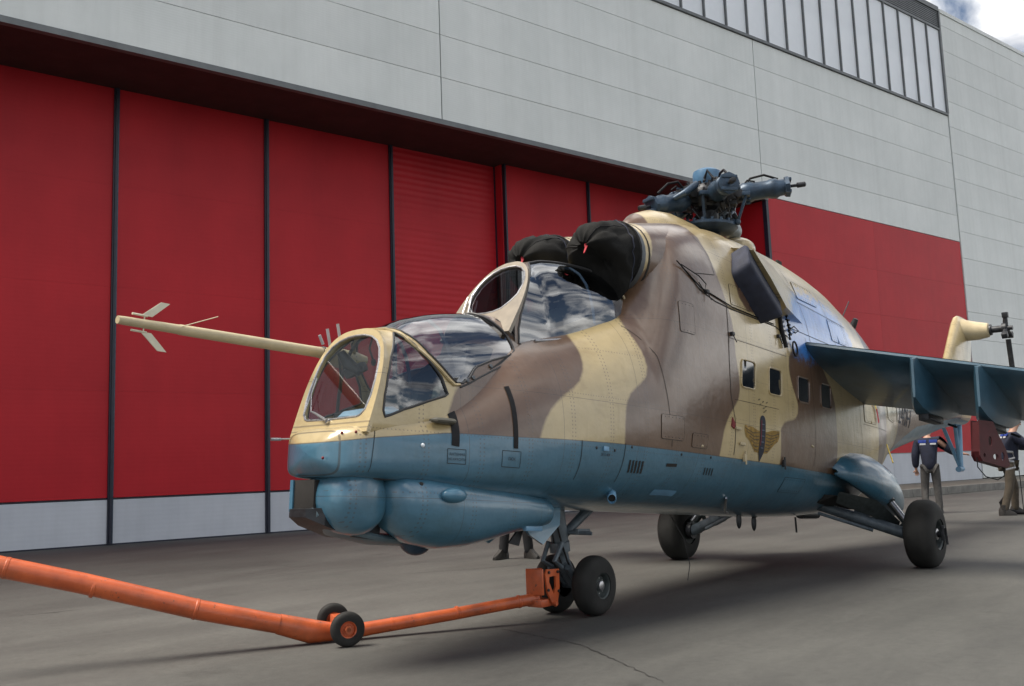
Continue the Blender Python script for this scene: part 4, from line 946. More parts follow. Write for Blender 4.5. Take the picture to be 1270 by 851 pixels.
m = MB(); m.lathe([(0, .013), (.004, .012)], (2.63, .262, .955), (0.2, 1, 0.2), 12); m.lathe([(0, .016), (.006, .012)], (2.27, .425, .96), (0.2, 1, .35), 12); m.build('lock_hole', SEAM, root)
# antenna bracket and blade under the pod
m = MB(); z = .69
for i in range(3): m.box((1.18-.10*i, .42-.02*i, z+.055), (.012, .012, .10))
m.box((1.08, .40, z), (.24, .03, .04), Euler((0, 0, .15)), .006); m.build('antenna_bracket', SKYP, root)
m = MB(); m.prism([(0, 0), (.12, .02), (.0, .13), (-.05, .12)], .015, (1.0, .2, .56), (1, 0, 0), (0, 0, 1)); m.build('blade_antenna', DARKM, root)
# ---- nose gear
def tbx(p): return tb(*p)
NG = empty('nose_gear', (0, 0, 0), parent=root)
m = MB(); m.tube([tbx((.22, 0, .90)), tbx((.16, 0, .55))], [.075, .07], 20); m.tube([tbx((.16, 0, .56)), tbx((.12, 0, .40))], [.052, .052], 16); m.tube([tbx((.18, 0, .60)), tbx((.17, 0, .52))], [.085, .085], 16)
m.build('strut', STRUT, NG)
m = MB(); m.tube([tbx((.14, 0, .44)), tbx((.02, 0, .26))], [.06, .05], 14); m.tube([tbx((0, -.20, .24)), tbx((0, .20, .24))], .035, 14); m.tube([tbx((.2, .09, .40)), tbx((.03, .06, .25))], .026, 10); m.tube([tbx((.2, -.09, .40)), tbx((.03, -.06, .25))], .026, 10); m.build('axle_fork', STRUT, NG)
m = MB(); m.tube([tbx((.17, 0, .62)), tbx((-.42, 0, .92))], [.035, .045], 12); m.tube([tbx((.23, .07, .60)), tbx((.33, .06, .46)), tbx((.22, .05, .40))], .02, 8); m.tube([tbx((.23, -.07, .60)), tbx((.33, -.06, .46)), tbx((.22, -.05, .40))], .02, 8); m.box(tbx((.02, .12, .67)), (.18, .05, .05), None, .01); m.tube([tbx((.12, .05, .67)), tbx((.05, .24, .66))], .016, 8); m.build('drag_brace', STRUT, NG)
m = MB(); m.tube([tbx((.26, .03, .80)), tbx((.24, .07, .6)), tbx((.20, .09, .45)), tbx((.1, .1, .3))], .008, 6); m.tube([tbx((.26, -.03, .80)), tbx((.25, .0, .6)), tbx((.22, .05, .42))], .007, 6); m.build('brake_hose', BLACK, NG)
def tyre(R_, w_, rim_r, seg=64):
    prof = []
    for i in range(25):
        a = math.pi*i/24; c_ = math.cos(a); s_ = math.sin(a)
        prof.append((w_/2*math.copysign(abs(c_)**.75, c_), rim_r+(R_-rim_r)*abs(s_)**.62))
    return prof
def wheel(parent, c, ax, R_, w_, rim_r, mat=RIM, groove=True, side=1):
    wp = empty('wheel', c, parent=parent); m = MB(); A = Vector(ax).normalized()
    p = tyre(R_, w_, rim_r)
    m.lathe(p[::-1], (0, 0, 0), A, 64, caps=False); t = m.build('tyre', RUBBER, wp, True, 50)
    if groove:
        for d in (-.22, 0, .22):
            g = MB(); rr0 = rim_r+(R_-rim_r)*(1-(2*abs(d))**2.6)**.31; g.tube([Vector((0, 0, 0))+A*d*w_+(Vector((0, 0, 1)).cross(A).normalized()*math.cos(a)+Vector((0, 0, 1))*math.sin(a))*(rr0+.0005) for a in [2*math.pi*k/48 for k in range(49)]], .0028, 6); 
    m = MB(); h = w_/2*side
    m.lathe([(-h*.9, rim_r*1.0), (-h*.9, rim_r*.3), (h*.35, rim_r*.25), (h*.42, rim_r*.75), (h*.86, rim_r*.90), (h*.93, rim_r*1.02), (h*.86, rim_r*1.05), (h*.5, rim_r*1.02)], (0, 0, 0), A, 40); m.build('rim', mat, wp, True, 35)
    m = MB(); m.lathe([(h*.3, rim_r*.42), (h*.82, rim_r*.36), (h*.86, rim_r*.28), (h*.86, 0)], (0, 0, 0), A, 24)
    u = Vector((0, 0, 1)); v = A.cross(u)
    for k in range(8):
        a = 2*math.pi*k/8; m.lathe([(h*.38, rim_r*.055), (h*.55, rim_r*.05), (h*.55, 0)], (u*math.cos(a)+v*math.sin(a))*rim_r*.58, A, 8)
    m.build('hub_cap', STEEL if mat is RIM else mat, wp, True, 35)
    return wp
yaxis = Vector((0, 1, 0))
for yy in (.205, -.185): wheel(NG, tb(0, yy, .24), yaxis, .24, .185, .105, side=1 if yy > 0 else -1)
for s, y0 in ((1, .30), (-1, -.30)):
    m = MB(); pl = [Vector((1.10, s*.22, .87)), Vector((.50, s*.22, .87)), Vector((.55, s*.25, .72)), Vector((.80, s*.28, .57)), Vector((.95, s*.27, .64))]; m.add(pl+[p+Vector((0, -s*.02, 0)) for p in pl], [(0, 1, 2, 3, 4), (9, 8, 7, 6, 5)]+[(i, 5+i, 5+(i+1) % 5, (i+1) % 5) for i in range(5)]); m.build('gear_door', BLUEP, NG, False)
# ---- main gear
for s in (1, -1):
    G = empty('main_gear', (0, 0, 0), parent=root)
    X0 = -4.39
    w_ = wheel(G, tb(X0, s*1.51, .355), Vector((0, 1, -.03*s)), .365, .31, .165, side=s)
    m = MB(); m.tube([tbx((X0, s*1.20, .36)), tbx((X0, s*1.72, .35))], .035, 14); m.lathe([(0, .10), (.06, .11), (.07, .05)], tbx((X0, s*1.30, .36)), (0, s, 0), 24); m.box(tbx((X0+.06, s*1.71, .37)), (.02, .04, .16), None, .005); m.tube([tbx((X0, s*1.70, .35)), tbx((X0+.06, s*1.74, .42)), tbx((X0+.03, s*1.74, .25))], .012, 8); m.build('axle', DARKM, G)
    m = MB(); m.tube([tbx((-4.10, s*.45, .68)), tbx((-4.38, s*1.30, .36))], [.055, .065], 16); m.tube([tbx((-3.98, s*.50, .60)), tbx((-4.20, s*1.02, .40))], [.02, .02], 10); m.tube([tbx((-4.22, s*.80, .56)), tbx((-4.27, s*.95, .50))], [.078, .078], 14); m.build('trailing_arm', STRUT, G)
    m = MB(); m.tube([tbx((-4.085, s*.46, .735)), tbx((-4.36, s*1.25, .425))], [.012, .012], 8); m.build('hydraulic_pipe', STEEL, G)
    m = MB(); m.tube([tbx((-4.55, s*.90, .98)), tbx((-4.50, s*1.12, .68))], [.075, .075], 18); m.tube([tbx((-4.50, s*1.12, .70)), tbx((-4.44, s*1.33, .44))], [.045, .045], 14); m.lathe([(0, .08), (.05, .08)], tbx((-4.45, s*1.30, .46)), (.1, s*.3, -.6), 16); m.build('shock_strut', RIM, G)
    m = MB(); m.tube([tbx((-4.50, s*1.16, .66)), tbx((-4.44, s*1.33, .45))], [.03, .028], 12); o_ = m.build('shock_piston', STEEL, G); o_.location = (.035, 0, .02)
    # blister door: a shell bulging outwards
    m = MB(); rg = []
    for i, (x, wd, z1, z0, yo) in enumerate(((-3.60, .02, 1.38, 1.30, .86), (-3.78, .11, 1.50, 1.22, .88), (-4.05, .21, 1.565, 1.10, .9), (-4.35, .28, 1.575, .99, .9), (-4.7, .30, 1.525, .90, .88), (-4.95, .26, 1.44, .88, .86), (-5.15, .2, 1.34, .93, .8), (-5.27, .06, 1.22, 1.05, .74))):
        rg.append([Vector((x, s*(yo-.10+(wd+.10)*math.sin(math.pi*min(1, (k/12)*.80))), z1-(z1-z0)*(1-math.cos(math.pi*k/12))/2)) for k in range(13)])
    m.loft(rg, cap=False, closed=False); d = m.build('wheel_bay_fairing', BLUEP, root, True, None, fix=False); paint(d, True)
    sol = d.modifiers.new('thickness', 'SOLIDIFY'); sol.thickness = .02
    m = MB(); m.loft([[Vector((x, s*y0_, z0_)), Vector((x, s*(y0_+.26), z0_-.02)), Vector((x, s*(y0_+.02), z0_-.1))] for x, y0_, z0_ in ((-3.7, .55, 1.1), (-4.3, .6, 1.05), (-4.9, .6, 1.05))]); m.build('wheel_bay', SEAM, root)
    m = MB(); pl = [Vector((-3.62, s*.86, 1.10)), Vector((-4.05, s*1.10, 1.02)), Vector((-4.45, s*1.20, .80)), Vector((-4.5, s*1.16, .70)), Vector((-4.15, s*1.02, .86)), Vector((-3.7, s*.80, 1.0))]; m.add(pl+[p+Vector((0, s*.02, .015)) for p in pl], [(0, 1, 2, 3, 4, 5), (11, 10, 9, 8, 7, 6)]+[(i, 6+i, 6+(i+1) % 6, (i+1) % 6) for i in range(6)]); m.build('gear_door', RIM, G, False)
# belly details
for x, y, z, r_ in ((-2.6, .2, .80, .05), (-3.15, .1, .78, .04)):
    m = MB(); m.ell((x, y, z), (.05, .02, .09), None, 12, 8); m.tube([(x, y, z+.05), (x-.1, y, .86)], .012, 6); m.build('belly_antenna', DARKM, root)
m = MB(); m.tube([(-4.6, .0, .90), (-5.1, 0, .90)], [.06, .05], 12); m.tube([(-4.0, .2, .85), (-4.02, .2, .68)], .012, 6); m.build('belly_mast', DARKM, root)
m = MB(); m.tube([on(HULL, -1.55, 1.0, .015), on(HULL, -1.85, .90, .03), on(HULL, -2.0, .885, .03)], .011, 8); m.build('grab_rail', STEEL, root)
m = MB(); m.tube([(-1.9, -.2, .84), (-2.0, -.1, .6), (-2.1, -.1, .35), (-2.05, -.1, .2)], .004, 6); m.build('static_line', DARKM, root)
# ---- rotor head
RH = empty('rotor_head', (-2.44, 0, .26), (rad(-1.5), rad(2.2), 0), root); RH.scale = (.92, .92, .92)
m = MB(); m.lathe([(3.6, .16), (3.75, .15), (4.0, .12), (4.15, .12)], (0, 0, 0), (0, 0, 1), 24); m.build('mast', DARKM, RH)
m = MB(); m.lathe([(3.86, .22), (3.88, .30), (3.92, .34), (3.95, .34), (3.97, .28), (4.0, .18)], (0, 0, 0), (0, 0, 1), 40)
for k in range(20):
    a = 2*math.pi*k/20; m.box((.325*math.cos(a), .325*math.sin(a), 3.965), (.03, .03, .03), Euler((0, 0, a)))
m.build('swashplate', GREYB, RH)
m = MB(); m.lathe([(4.12, .13), (4.15, .20), (4.22, .23), (4.36, .23), (4.42, .19), (4.44, .15)], (0, 0, 0), (0, 0, 1), 30); m.build('hub', DARKM, RH)
m = MB(); m.lathe([(4.42, .155), (4.44, .165), (4.56, .168), (4.60, .16), (4.625, .12), (4.63, .0)], (0, 0, 0), (0, 0, 1), 36); m.build('reservoir', simple('reservoir_blue', (.07, .16, .27), .35), RH)
m = MB()
for k in range(10):
    a = 2*math.pi*k/10; m.lathe([(0, .018), (.05, .018), (.055, .01)], (.185*math.cos(a), .185*math.sin(a), 4.40), (0, 0, 1), 8); m.box((.19*math.cos(a), .19*math.sin(a), 4.36), (.06, .04, .07), Euler((0, 0, a)), .006)
for a in (.3, 1.6, 2.9, 4.2): m.tube([(.17*math.cos(a), .17*math.sin(a), 4.48), (.21*math.cos(a+.2), .21*math.sin(a+.2), 4.56), (.24*math.cos(a+.45), .24*math.sin(a+.45), 4.47), (.26*math.cos(a+.5), .26*math.sin(a+.5), 4.38)], .016, 8)
rr_ = random.Random(5)
for k in range(46):
    a = rr_.uniform(0, 6.28); q_ = rr_.uniform(.16, .36); z = rr_.uniform(3.98, 4.46); w_ = rr_.uniform(.03, .08)
    if rr_.random() < .5: m.box((q_*math.cos(a), q_*math.sin(a), z), (w_, w_*.8, w_*1.3), Euler((rr_.random(), rr_.random(), a)), .005)
    else: m.lathe([(0, w_*.4), (w_*.9, w_*.4), (w_, w_*.2)], (q_*math.cos(a), q_*math.sin(a), z), (rr_.uniform(-1, 1), rr_.uniform(-1, 1), rr_.uniform(-.3, 1)), 8)
for k in range(14):
    a = rr_.uniform(0, 6.28); q_ = rr_.uniform(.2, .3); z = rr_.uniform(4.0, 4.4); m.tube([(q_*math.cos(a), q_*math.sin(a), z), (q_*1.25*math.cos(a+.25), q_*1.25*math.sin(a+.25), z+.08), (q_*1.1*math.cos(a+.6), q_*1.1*math.sin(a+.6), z-.06)], .009, 6)
tag(m.build('hub_fittings', DARKM, RH), kind='stuff')
for k, ang in enumerate((118, 190, 266, 338, 46)):
    ks = (.98, .86, .92, .90, .80)[k]
    A = empty('rotor_arm', (0, 0, 4.29), (0, 0, rad(ang)), RH) if False else None
    ca, sa = math.cos(rad(ang)), math.sin(rad(ang)); Rz = Matrix.Rotation(rad(ang), 3, 'Z')
    dz_ = (-.10, .06, .16, .24, .05)[k]
    def R3(v): return Rz @ Vector((v[0]*ks, v[1], v[2]-dz_*max(0, v[0]-.3)/.7))+Vector((0, 0, 4.29))
    droop = -.02
    m = MB(); m.box(R3((.27, 0, 0)), (.14, .16, .22), Rz, .015); m.box(R3((.30, 0, .0)), (.06, .24, .12), Rz, .012)
    m.lathe([(-.14, .05), (.14, .05)], R3((.36, 0, 0)), R3((0, 1, 0))-R3((0, 0, 0)), 16); m.box(R3((.42, 0, 0)), (.12, .10, .16), Rz, .015); m.build('hinge_block', DARKM, RH)
    m = MB(); ax = (R3((1, 0, 0))-R3((0, 0, 0)))
    m.lathe([(d*ks, q_) for d, q_ in ((.36, .085), (.42, .115), (.50, .12), (.54, .105), (.70, .102), (.74, .115), (.80, .115), (.83, .098), (.90, .092))], R3((0, 0, 0)), ax, 24)
    for j in range(8):
        b = 2*math.pi*j/8; m.box(R3((.47, .108*math.cos(b), .108*math.sin(b))), (.05, .02, .02), Rz)
    m.build('grip', GREYB, RH)
    m = MB(); m.lathe([(d*ks, q_) for d, q_ in ((.895, .085), (.90, .12), (.945, .125), (.955, .10), (.955, .0))], R3((0, 0, 0)), ax, 8); m.box(R3((.93, 0, .07)), (.07, .18, .04), Rz, .01); m.box(R3((.93, 0, -.07)), (.07, .18, .04), Rz, .01); m.build('blade_socket', GREYB, RH)
    m = MB(); m.lathe([(d*ks, q_) for d, q_ in ((.955, .018), (1.03, .018), (1.04, .032), (1.13, .030), (1.14, .015))], R3((0, 0, 0)), ax, 12); m.build('blade_pin', DARKM, RH)
    m = MB(); m.tube([R3((.30, .12, .10)), R3((.38, .20, .08)), R3((.56, .20, .02)), R3((.64, .11, .0))], [.035, .04, .04, .025], 12); m.build('lag_damper', GREYB, RH)
    m = MB(); m.tube([R3((.42, .02, .10)), R3((.5, .02, .19)), R3((.66, .02, .20)), R3((.82, .02, .12))], .014, 8); m.tube([R3((.40, -.05, .09)), R3((.46, -.06, .15)), R3((.55, -.05, .12))], .010, 8); m.build('hydraulic_hose', BLACK, RH)
    m = MB(); m.tube([R3((.34, -.13, -.34)), R3((.44, -.17, -.06))], .018, 8); m.box(R3((.44, -.14, -.04)), (.09, .14, .05), Rz, .01); m.ell(R3((.34, -.13, -.34)), (.035, .035, .04), None, 10, 8); m.build('pitch_link', GREYB, RH)
m = MB(); m.ell(Rv*0+Vector((-.62, -.0, 4.02)), (.11, .11, .12), None, 18, 12); m.tube([(-.55, 0, 4.05), (-.3, 0, 4.1)], .03, 8); m.build('accumulator', simple('silver_housing', (.28, .30, .30), .35, .6), RH)
# ---- fin, tail rotor, stabiliser, skid
m = MB(); rg = []
for z, xl, xr, t_ in ((2.72, -10.2, -12.3, .13), (3.2, -10.75, -12.45, .12), (3.7, -11.05, -12.60, .115), (4.1, -11.40, -12.72, .11), (4.45, -11.72, -12.82, .105), (4.58, -11.85, -12.80, .08), (4.63, -11.98, -12.7, .03)):
    rg.append([Vector((xl+(xr-xl)*(1-math.cos(a))/2, t_*math.sin(a)*(1.25 if math.cos(a) > 0 else .8), z)) for a in [2*math.pi*k/28 for k in range(28)]])
m.loft(rg); q = m.build('tail_fin', PAINT, root); paint(q)
m = MB(); m.loft([[Vector((-12.1+r_*1.0*math.cos(a), y, z+r_*math.sin(a)*hh)) for a in [2*math.pi*k/20 for k in range(20)]] for y, z, r_, hh in ((.02, 4.40, .30, .75), (.12, 4.36, .23, .85), (.3, 4.33, .17, 1), (.50, 4.32, .13, 1), (.52, 4.32, .10, 1))]); q = m.build('tail_rotor_gearbox', SANDP, root)
m = MB(); m.lathe([(0, .10), (.05, .10), (.06, .06), (.22, .06), (.23, .10), (.30, .10), (.31, .04), (.40, .04)], (-12.1, .50, 4.32), (0, 1, 0), 20)
for a in (rad(80), rad(200), rad(320)): m.tube([(-12.1, .78, 4.32), (-12.1+.24*math.cos(a), .80, 4.32+.24*math.sin(a))], [.05, .035], 8); m.box((-12.1+.24*math.cos(a), .80, 4.32+.24*math.sin(a)), (.10, .10, .10), Euler((0, -a, 0)), .015)
m.build('tail_rotor_hub', DARKM, root)
m = MB(); a = rad(-104); m.tube([(-12.1+.2*math.cos(a), .80, 4.32+.2*math.sin(a)), (-12.1+.9*math.cos(a), .80, 4.32+.9*math.sin(a))], [.045, .045], 10, True, (1, .5)); m.build('tail_rotor_stub', DARKM, root)
for s in (1, -1):
    m = MB(); rg = []
    for y, xl, ch, z in ((.1, -10.2, 1.0, 2.72), (1.55, -10.5, .62, 2.72)):
        rg.append([Vector((xl-u, s*y, z+v)) for u, v in airfoil(ch, .12, 10)])
    m.loft(rg); m.build('stabiliser', BLUEP, root)
m = MB(); m.tube([(-11.0, .10, 2.52), (-11.52, 0, 1.82)], .032, 10); m.tube([(-11.0, -.10, 2.52), (-11.52, 0, 1.82)], .032, 10); m.tube([(-11.65, 0, 2.62), (-11.55, 0, 1.85)], .045, 10); m.lathe([(-.12, .05), (.10, .05)], (-11.5, 0, 1.80), (1, 0, -.1), 12); m.build('tail_skid', SKYP, root)
# yellow flag/strap behind the cabin
strip('yellow_strap', [(-4.80, 2.42), (-4.86, 2.25), (-4.97, 2.1)], .05, YEL, .02); strip('red_ribbon', [(-4.95, 2.14), (-5.0, 1.98)], .05, REDC, .022)
m = MB(); m.tube([on(HULL, -5.35, 1.75, .03), Vector((-5.0, 1.0, 1.50))], .008, 6); m.build('yellow_tether', YEL, root)
# ---------------------------------------------------------------- tow bar
TB = empty('tow_bar', (1.84, -.79, 0)); tag(TB, 'long orange tow bar on two small wheels hitched to the nose gear', 'tow bar')
off = Vector((1.84, -.79, 0))
def tl(p): return Vector(p)-off
TP = [(0.475, -0.011, 0.183), (1.097, -0.366, 0.119), (1.641, -0.677, 0.073), (1.788, -0.76, 0.059), (2.028, -0.897, 0.09), (2.226, -1.01, 0.161), (2.683, -1.271, 0.3), (3.36, -1.657, 0.545), (3.785, -1.9, 0.685), (4.269, -2.176, 0.854)]
m = MB(); m.tube([tl(p) for p in TP[:4]], [.045, .046, .050, .055], 24); m.build('rear_tube', ORANGE, TB)
m = MB(); m.tube([tl(p) for p in TP[3:6]], [.052, .085, .072], 28, True, (.8, 1)); m.build('bend_gusset', ORANGE, TB, True, 50)
m = MB(); m.tube([tl(p) for p in TP[5:]], [.068]+[.070]*(len(TP)-6), 28); m.build('front_tube', ORANGE, TB)
for t_ in (.12, .5, .88):
    m = MB(); a_, b_ = Vector(TP[0]), Vector(TP[2]); c_ = a_.lerp(b_, t_); d_ = (b_-a_).normalized(); m.lathe([(-.012, .046), (-.008, .0505), (.008, .0505), (.012, .046)], tl(c_), d_, 20); m.build('weld_collar', ORANGE, TB)
for t_ in (.03, .55, .97):
    m = MB(); a_, b_ = Vector(TP[6]), Vector(TP[8]); c_ = a_.lerp(b_, t_); d_ = (b_-a_).normalized(); m.lathe([(-.014, .069), (-.008, .0735), (.008, .0735), (.014, .069)], tl(c_), d_, 24); m.build('weld_collar', ORANGE, TB)
D = (Vector(TP[0])-Vector(TP[3])); D.z = 0; D.normalize(); Wd = Vector((-D.y, D.x, 0))
if Wd.y < 0: Wd = -Wd
aw = .27
for s in (1, -1):
    w = wheel(TB, Vector((0, 0, .122))+Wd*aw*s, Wd, .122, .085, .058, ORANGE, False, s)
m = MB(); m.tube([Vector((0, 0, .122))-Wd*aw, Vector((0, 0, .122))+Wd*(aw+.06)], .016, 10); m.tube([Vector((0, 0, .122))+Wd*(aw+.03), Vector((0, 0, .122))+Wd*(aw+.06)], .026, 6); m.build('axle', ORANGE, TB)
m = MB(); m.box((0, 0, .13), (.12, .16, .12), Euler((0, 0, math.atan2(D.y, D.x))), .01); m.build('axle_bracket', ORANGE, TB)
# fork at the nose gear
for yy in (-.085, .085):
    m = MB(); org = Vector((.42, yy, .21)); pl = [(-.10, .19), (.06, .20), (.08, .16), (.06, .02), (.0, -.07), (-.045, -.10), (-.07, -.06), (-.10, .05)]; ho = [(-.05, .14), (.03, .14), (.035, .10), (-.02, .0), (-.05, .05)]
    P_ = pl+ho; E_ = [(i, (i+1) % 8) for i in range(8)]+[(8+i, 8+(i+1) % 5) for i in range(5)]
    r = delaunay_2d_cdt([Vector(p) for p in P_], E_, [], 0, 1e-7); F = []; Q = [(v.x, v.y) for v in r[0]]
    for f in r[2]:
        c = (sum(Q[i][0] for i in f)/3, sum(Q[i][1] for i in f)/3)
        if pip(np.array([c[0]]), np.array([c[1]]), pl)[0] and not pip(np.array([c[0]]), np.array([c[1]]), ho)[0]: F.append(tuple(f))
    V = [org+Vector((a, .008, b)) for a, b in Q]+[org+Vector((a, -.008, b)) for a, b in Q]; k = len(Q)
    m.add(V, F+[tuple(i+k for i in reversed(f)) for f in F])
    for lp in (pl, ho):
        L = len(lp); m.add([org+Vector((a, .008, b)) for a, b in lp]+[org+Vector((a, -.008, b)) for a, b in lp], [(i, (i+1) % L, L+(i+1) % L, L+i) for i in range(L)])
    m.v = [v-off for v in m.v]; pp = m.build('fork_plate', ORANGE, TB, False)
    m = MB()
    for a, b in ((-.075, .17), (.04, .175), (.055, .04), (-.04, -.075), (-.08, .02)): m.lathe([(0, .012), (.012, .012), (.014, .0)], tl(org+Vector((a, .008 if yy > 0 else -.02, b))), (0, 1, 0), 6)
    m.build('bolt', DARKM, pp)
m = MB(); m.box(tl((.52, 0, .315)), (.022, .165, .20), None, .005); m.tube([tl((.40, -.12, .14)), tl((.40, .12, .14))], .018, 10); m.box(tl((.47, 0, .15)), (.14, .15, .06), None, .01); m.build('fork_head', ORANGE, TB)

# ---------------------------------------------------------------- people
def skin(name, verts, edges, radii, mat, parent, sub=2, rootv=0):
    me = bpy.data.meshes.new(name); me.from_pydata([tuple(v) for v in verts], edges, []); o = bpy.data.objects.new(name, me); COL.objects.link(o)
    sk = o.modifiers.new('s', 'SKIN'); sk.use_smooth_shade = True
    for i, r in enumerate(radii): me.skin_vertices[0].data[i].radius = r if isinstance(r, tuple) else (r, r); me.skin_vertices[0].data[i].use_root = (i == rootv)
    ss = o.modifiers.new('ss', 'SUBSURF'); ss.levels = sub; ss.render_levels = sub
    bpy.context.view_layer.update()
    m2 = bpy.data.meshes.new_from_object(o.evaluated_get(bpy.context.evaluated_depsgraph_get())); bpy.data.objects.remove(o)
    m2.name = name; o = bpy.data.objects.new(name, m2); COL.objects.link(o); m2.materials.clear(); m2.materials.append(mat); o.parent = parent
    m2.polygons.foreach_set('use_smooth', [True]*len(m2.polygons)); return o
SKINM = simple('skin', (.42, .24, .17), .55, 0, 20, .1)
HAIR = simple('dark_hair', (.025, .018, .014), .7, 0, 60, .4, .4)
JACK = simple('navy_work_jacket', (.012, .016, .035), .85, 0, 14, .3, .35, bscale=60)
JBLU = simple('bright_blue_yoke', (.02, .05, .28), .8, 0, 14, .2)
REFL = simple('reflective_band', (.5, .52, .55), .4, 0, 20, .1)
TRO1 = simple('grey_work_trousers', (.07, .068, .066), .9, 0, 12, .3, .35, bscale=50)
TRO2 = simple('brown_trousers', (.060, .048, .034), .9, 0, 12, .3, .35, bscale=50)
BOOT = simple('dark_boot_leather', (.02, .018, .016), .6, 0, 20, .3)
def person(loc, rz, h, joints, label, tro, jack=JACK, band=True, hat=None):
    """joints: ground-up pose in metres for a 1.80 m figure; x forward, y left"""
    P = empty('person', loc, (0, 0, rz)); k = h/1.80; J = {a: Vector(b)*k for a, b in joints.items()}; tag(P, label, 'person')
    order = ['pelvis', 'waist', 'chest', 'neck', 'head0', 'head1']
    v = [J['pelvis'], J['waist'], J['chest'], J['neck']]; hd = J['head']
    up = (hd-J['neck']).normalized()
    v += [hd-up*.03*k, hd+up*.045*k, hd+up*.105*k]; r = [(.13*k, .10*k), (.125*k, .09*k), (.15*k, .10*k), .055*k, (.070*k, .075*k), (.078*k, .09*k), (.05*k, .06*k)]
    e = [(0, 1), (1, 2), (2, 3), (3, 4), (4, 5), (5, 6)]
    for s in ('l', 'r'):
        a = len(v); v += [J['sh_'+s], J['el_'+s], J['wr_'+s], J['hand_'+s]]; r += [.058*k, .045*k, .030*k, (.040*k, .02*k)]; e += [(2, a), (a, a+1), (a+1, a+2), (a+2, a+3)]
        dr = (J['hand_'+s]-J['wr_'+s]).normalized(); sd_ = dr.cross(Vector((0, 0, 1)) if abs(dr.z) < .8 else Vector((1, 0, 0))).normalized(); n2 = dr.cross(sd_)
        for j, (o1, ln) in enumerate(((-.033, .062), (-.011, .075), (.011, .070), (.032, .055))):
            b = len(v); p0 = J['hand_'+s]+sd_*o1*k; v += [p0+dr*.02*k, p0+dr*ln*.6*k+n2*.006*k, p0+dr*ln*k+n2*.022*k]; r += [.011*k, .010*k, .008*k]; e += [(a+3, b), (b, b+1), (b+1, b+2)]
        b = len(v); p0 = J['wr_'+s]+dr*.03*k; v += [p0+sd_*-.045*k+dr*.02*k, p0+sd_*-.06*k+dr*.055*k]; r += [.013*k, .010*k]; e += [(a+3, b), (b, b+1)]
        a = len(v); v += [J['hip_'+s], J['kn_'+s], J['an_'+s], J['toe_'+s]]; r += [.085*k, .055*k, .035*k, (.018*k, .012*k)]; e += [(0, a), (a, a+1), (a+1, a+2), (a+2, a+3)]
    body = skin('body', v, e, r, SKINM, P, 2)
    fw = J.get('face', Vector((1, 0, 0))).normalized(); sdv = up.cross(fw).normalized()
    m = MB(); m.ell(hd+fw*.088*k+up*.005*k, (.016*k, .013*k, .022*k), None, 10, 8)
    for s in (1, -1): m.ell(hd+sdv*.078*k*s+up*.01*k-fw*.005*k, (.018*k, .012*k, .03*k), None, 10, 8)
    m.build('nose_and_ears', SKINM, body)
    m = MB()
    for s in (1, -1): m.ell(hd+fw*.080*k+sdv*.03*k*s+up*.03*k, (.008*k, .012*k, .007*k), None, 10, 8)
    m.ell(hd+fw*.082*k-up*.035*k, (.006*k, .022*k, .004*k), None, 10, 6); m.build('eyes_and_mouth', HAIR, body)
    m = MB(); m.ell(hd+up*.062*k-fw*.018*k, (.098*k, .092*k, .085*k)); m.build('hair', hat or HAIR, P)
    v = [J['pelvis']-Vector((0, 0, .17*k)), J['waist'], J['chest'], J['neck']-up*.03*k]; r = [(.215*k, .155*k), (.20*k, .145*k), (.215*k, .15*k), .08*k]; e = [(0, 1), (1, 2), (2, 3)]
    for s in ('l', 'r'):
        a = len(v); v += [J['sh_'+s], J['el_'+s], J['wr_'+s]]; r += [.095*k, .088*k, .062*k]; e += [(2, a), (a, a+1), (a+1, a+2)]
    skin('jacket', v, e, r, jack, P, 2)
    v = [J['pelvis']]; r = [(.15*k, .11*k)]; e = []
    for s in ('l', 'r'):
        a = len(v); v += [J['hip_'+s], (J['hip_'+s]+J['kn_'+s])/2, J['kn_'+s], (J['kn_'+s]+J['an_'+s])/2, J['an_'+s]+Vector((0, 0, -.04))]; r += [.105*k, .092*k, .080*k, .072*k, .070*k]; e += [(0, a), (a, a+1), (a+1, a+2), (a+2, a+3), (a+3, a+4)]
    skin('trousers', v, e, r, tro, P, 2)
    for s in ('l', 'r'):
        a_, t_ = J['an_'+s], J['toe_'+s]; d = (t_-a_); d.z = 0; d.normalize(); w_ = Vector((-d.y, d.x, 0)); g = Vector((a_.x, a_.y, max(0, a_.z-.09*k)))
        m = MB(); m.loft([[g+d*x*k+w_*y*w0*k+Vector((0, 0, z*h0*k)) for y, z in ((-1, 0), (-1, .5), (-.6, 1), (.6, 1), (1, .5), (1, 0))] for x, w0, h0 in ((-.085, .035, .10), (-.06, .048, .15), (.04, .050, .15), (.10, .05, .10), (.17, .045, .06), (.20, .025, .04))]); m.tube([g+Vector((0, 0, .03)), a_+Vector((0, 0, .10*k))], [.055*k, .058*k], 12); m.build('boot', BOOT, P)
    if band:
        for hh, mt in ((.78, REFL),):
            c = J['waist'].lerp(J['neck'], .62); ax = (J['neck']-J['waist']).normalized(); 
            u = (J['sh_l']-J['sh_r']).normalized(); w2 = ax.cross(u).normalized()
            for s in (-1, 1):
                for q in (1, -1):
                    m = MB(); m.box((0, 0, 0), (.11*k, .012*k, .035*k), None, .004)
                    rot = Matrix((u, w2, ax)).transposed(); m.v = [rot @ p_+c+u*.095*k*s+w2*.137*k*q for p_ in m.v]; m.build('reflective_band', REFL, P)
                    m = MB(); m.box((0, 0, 0), (.15*k, .014*k, .06*k), None, .004); m.v = [rot @ p_+c+ax*.055*k+u*.10*k*s+w2*.128*k*q for p_ in m.v]; m.build('shoulder_yoke', JBLU, P)
    return P
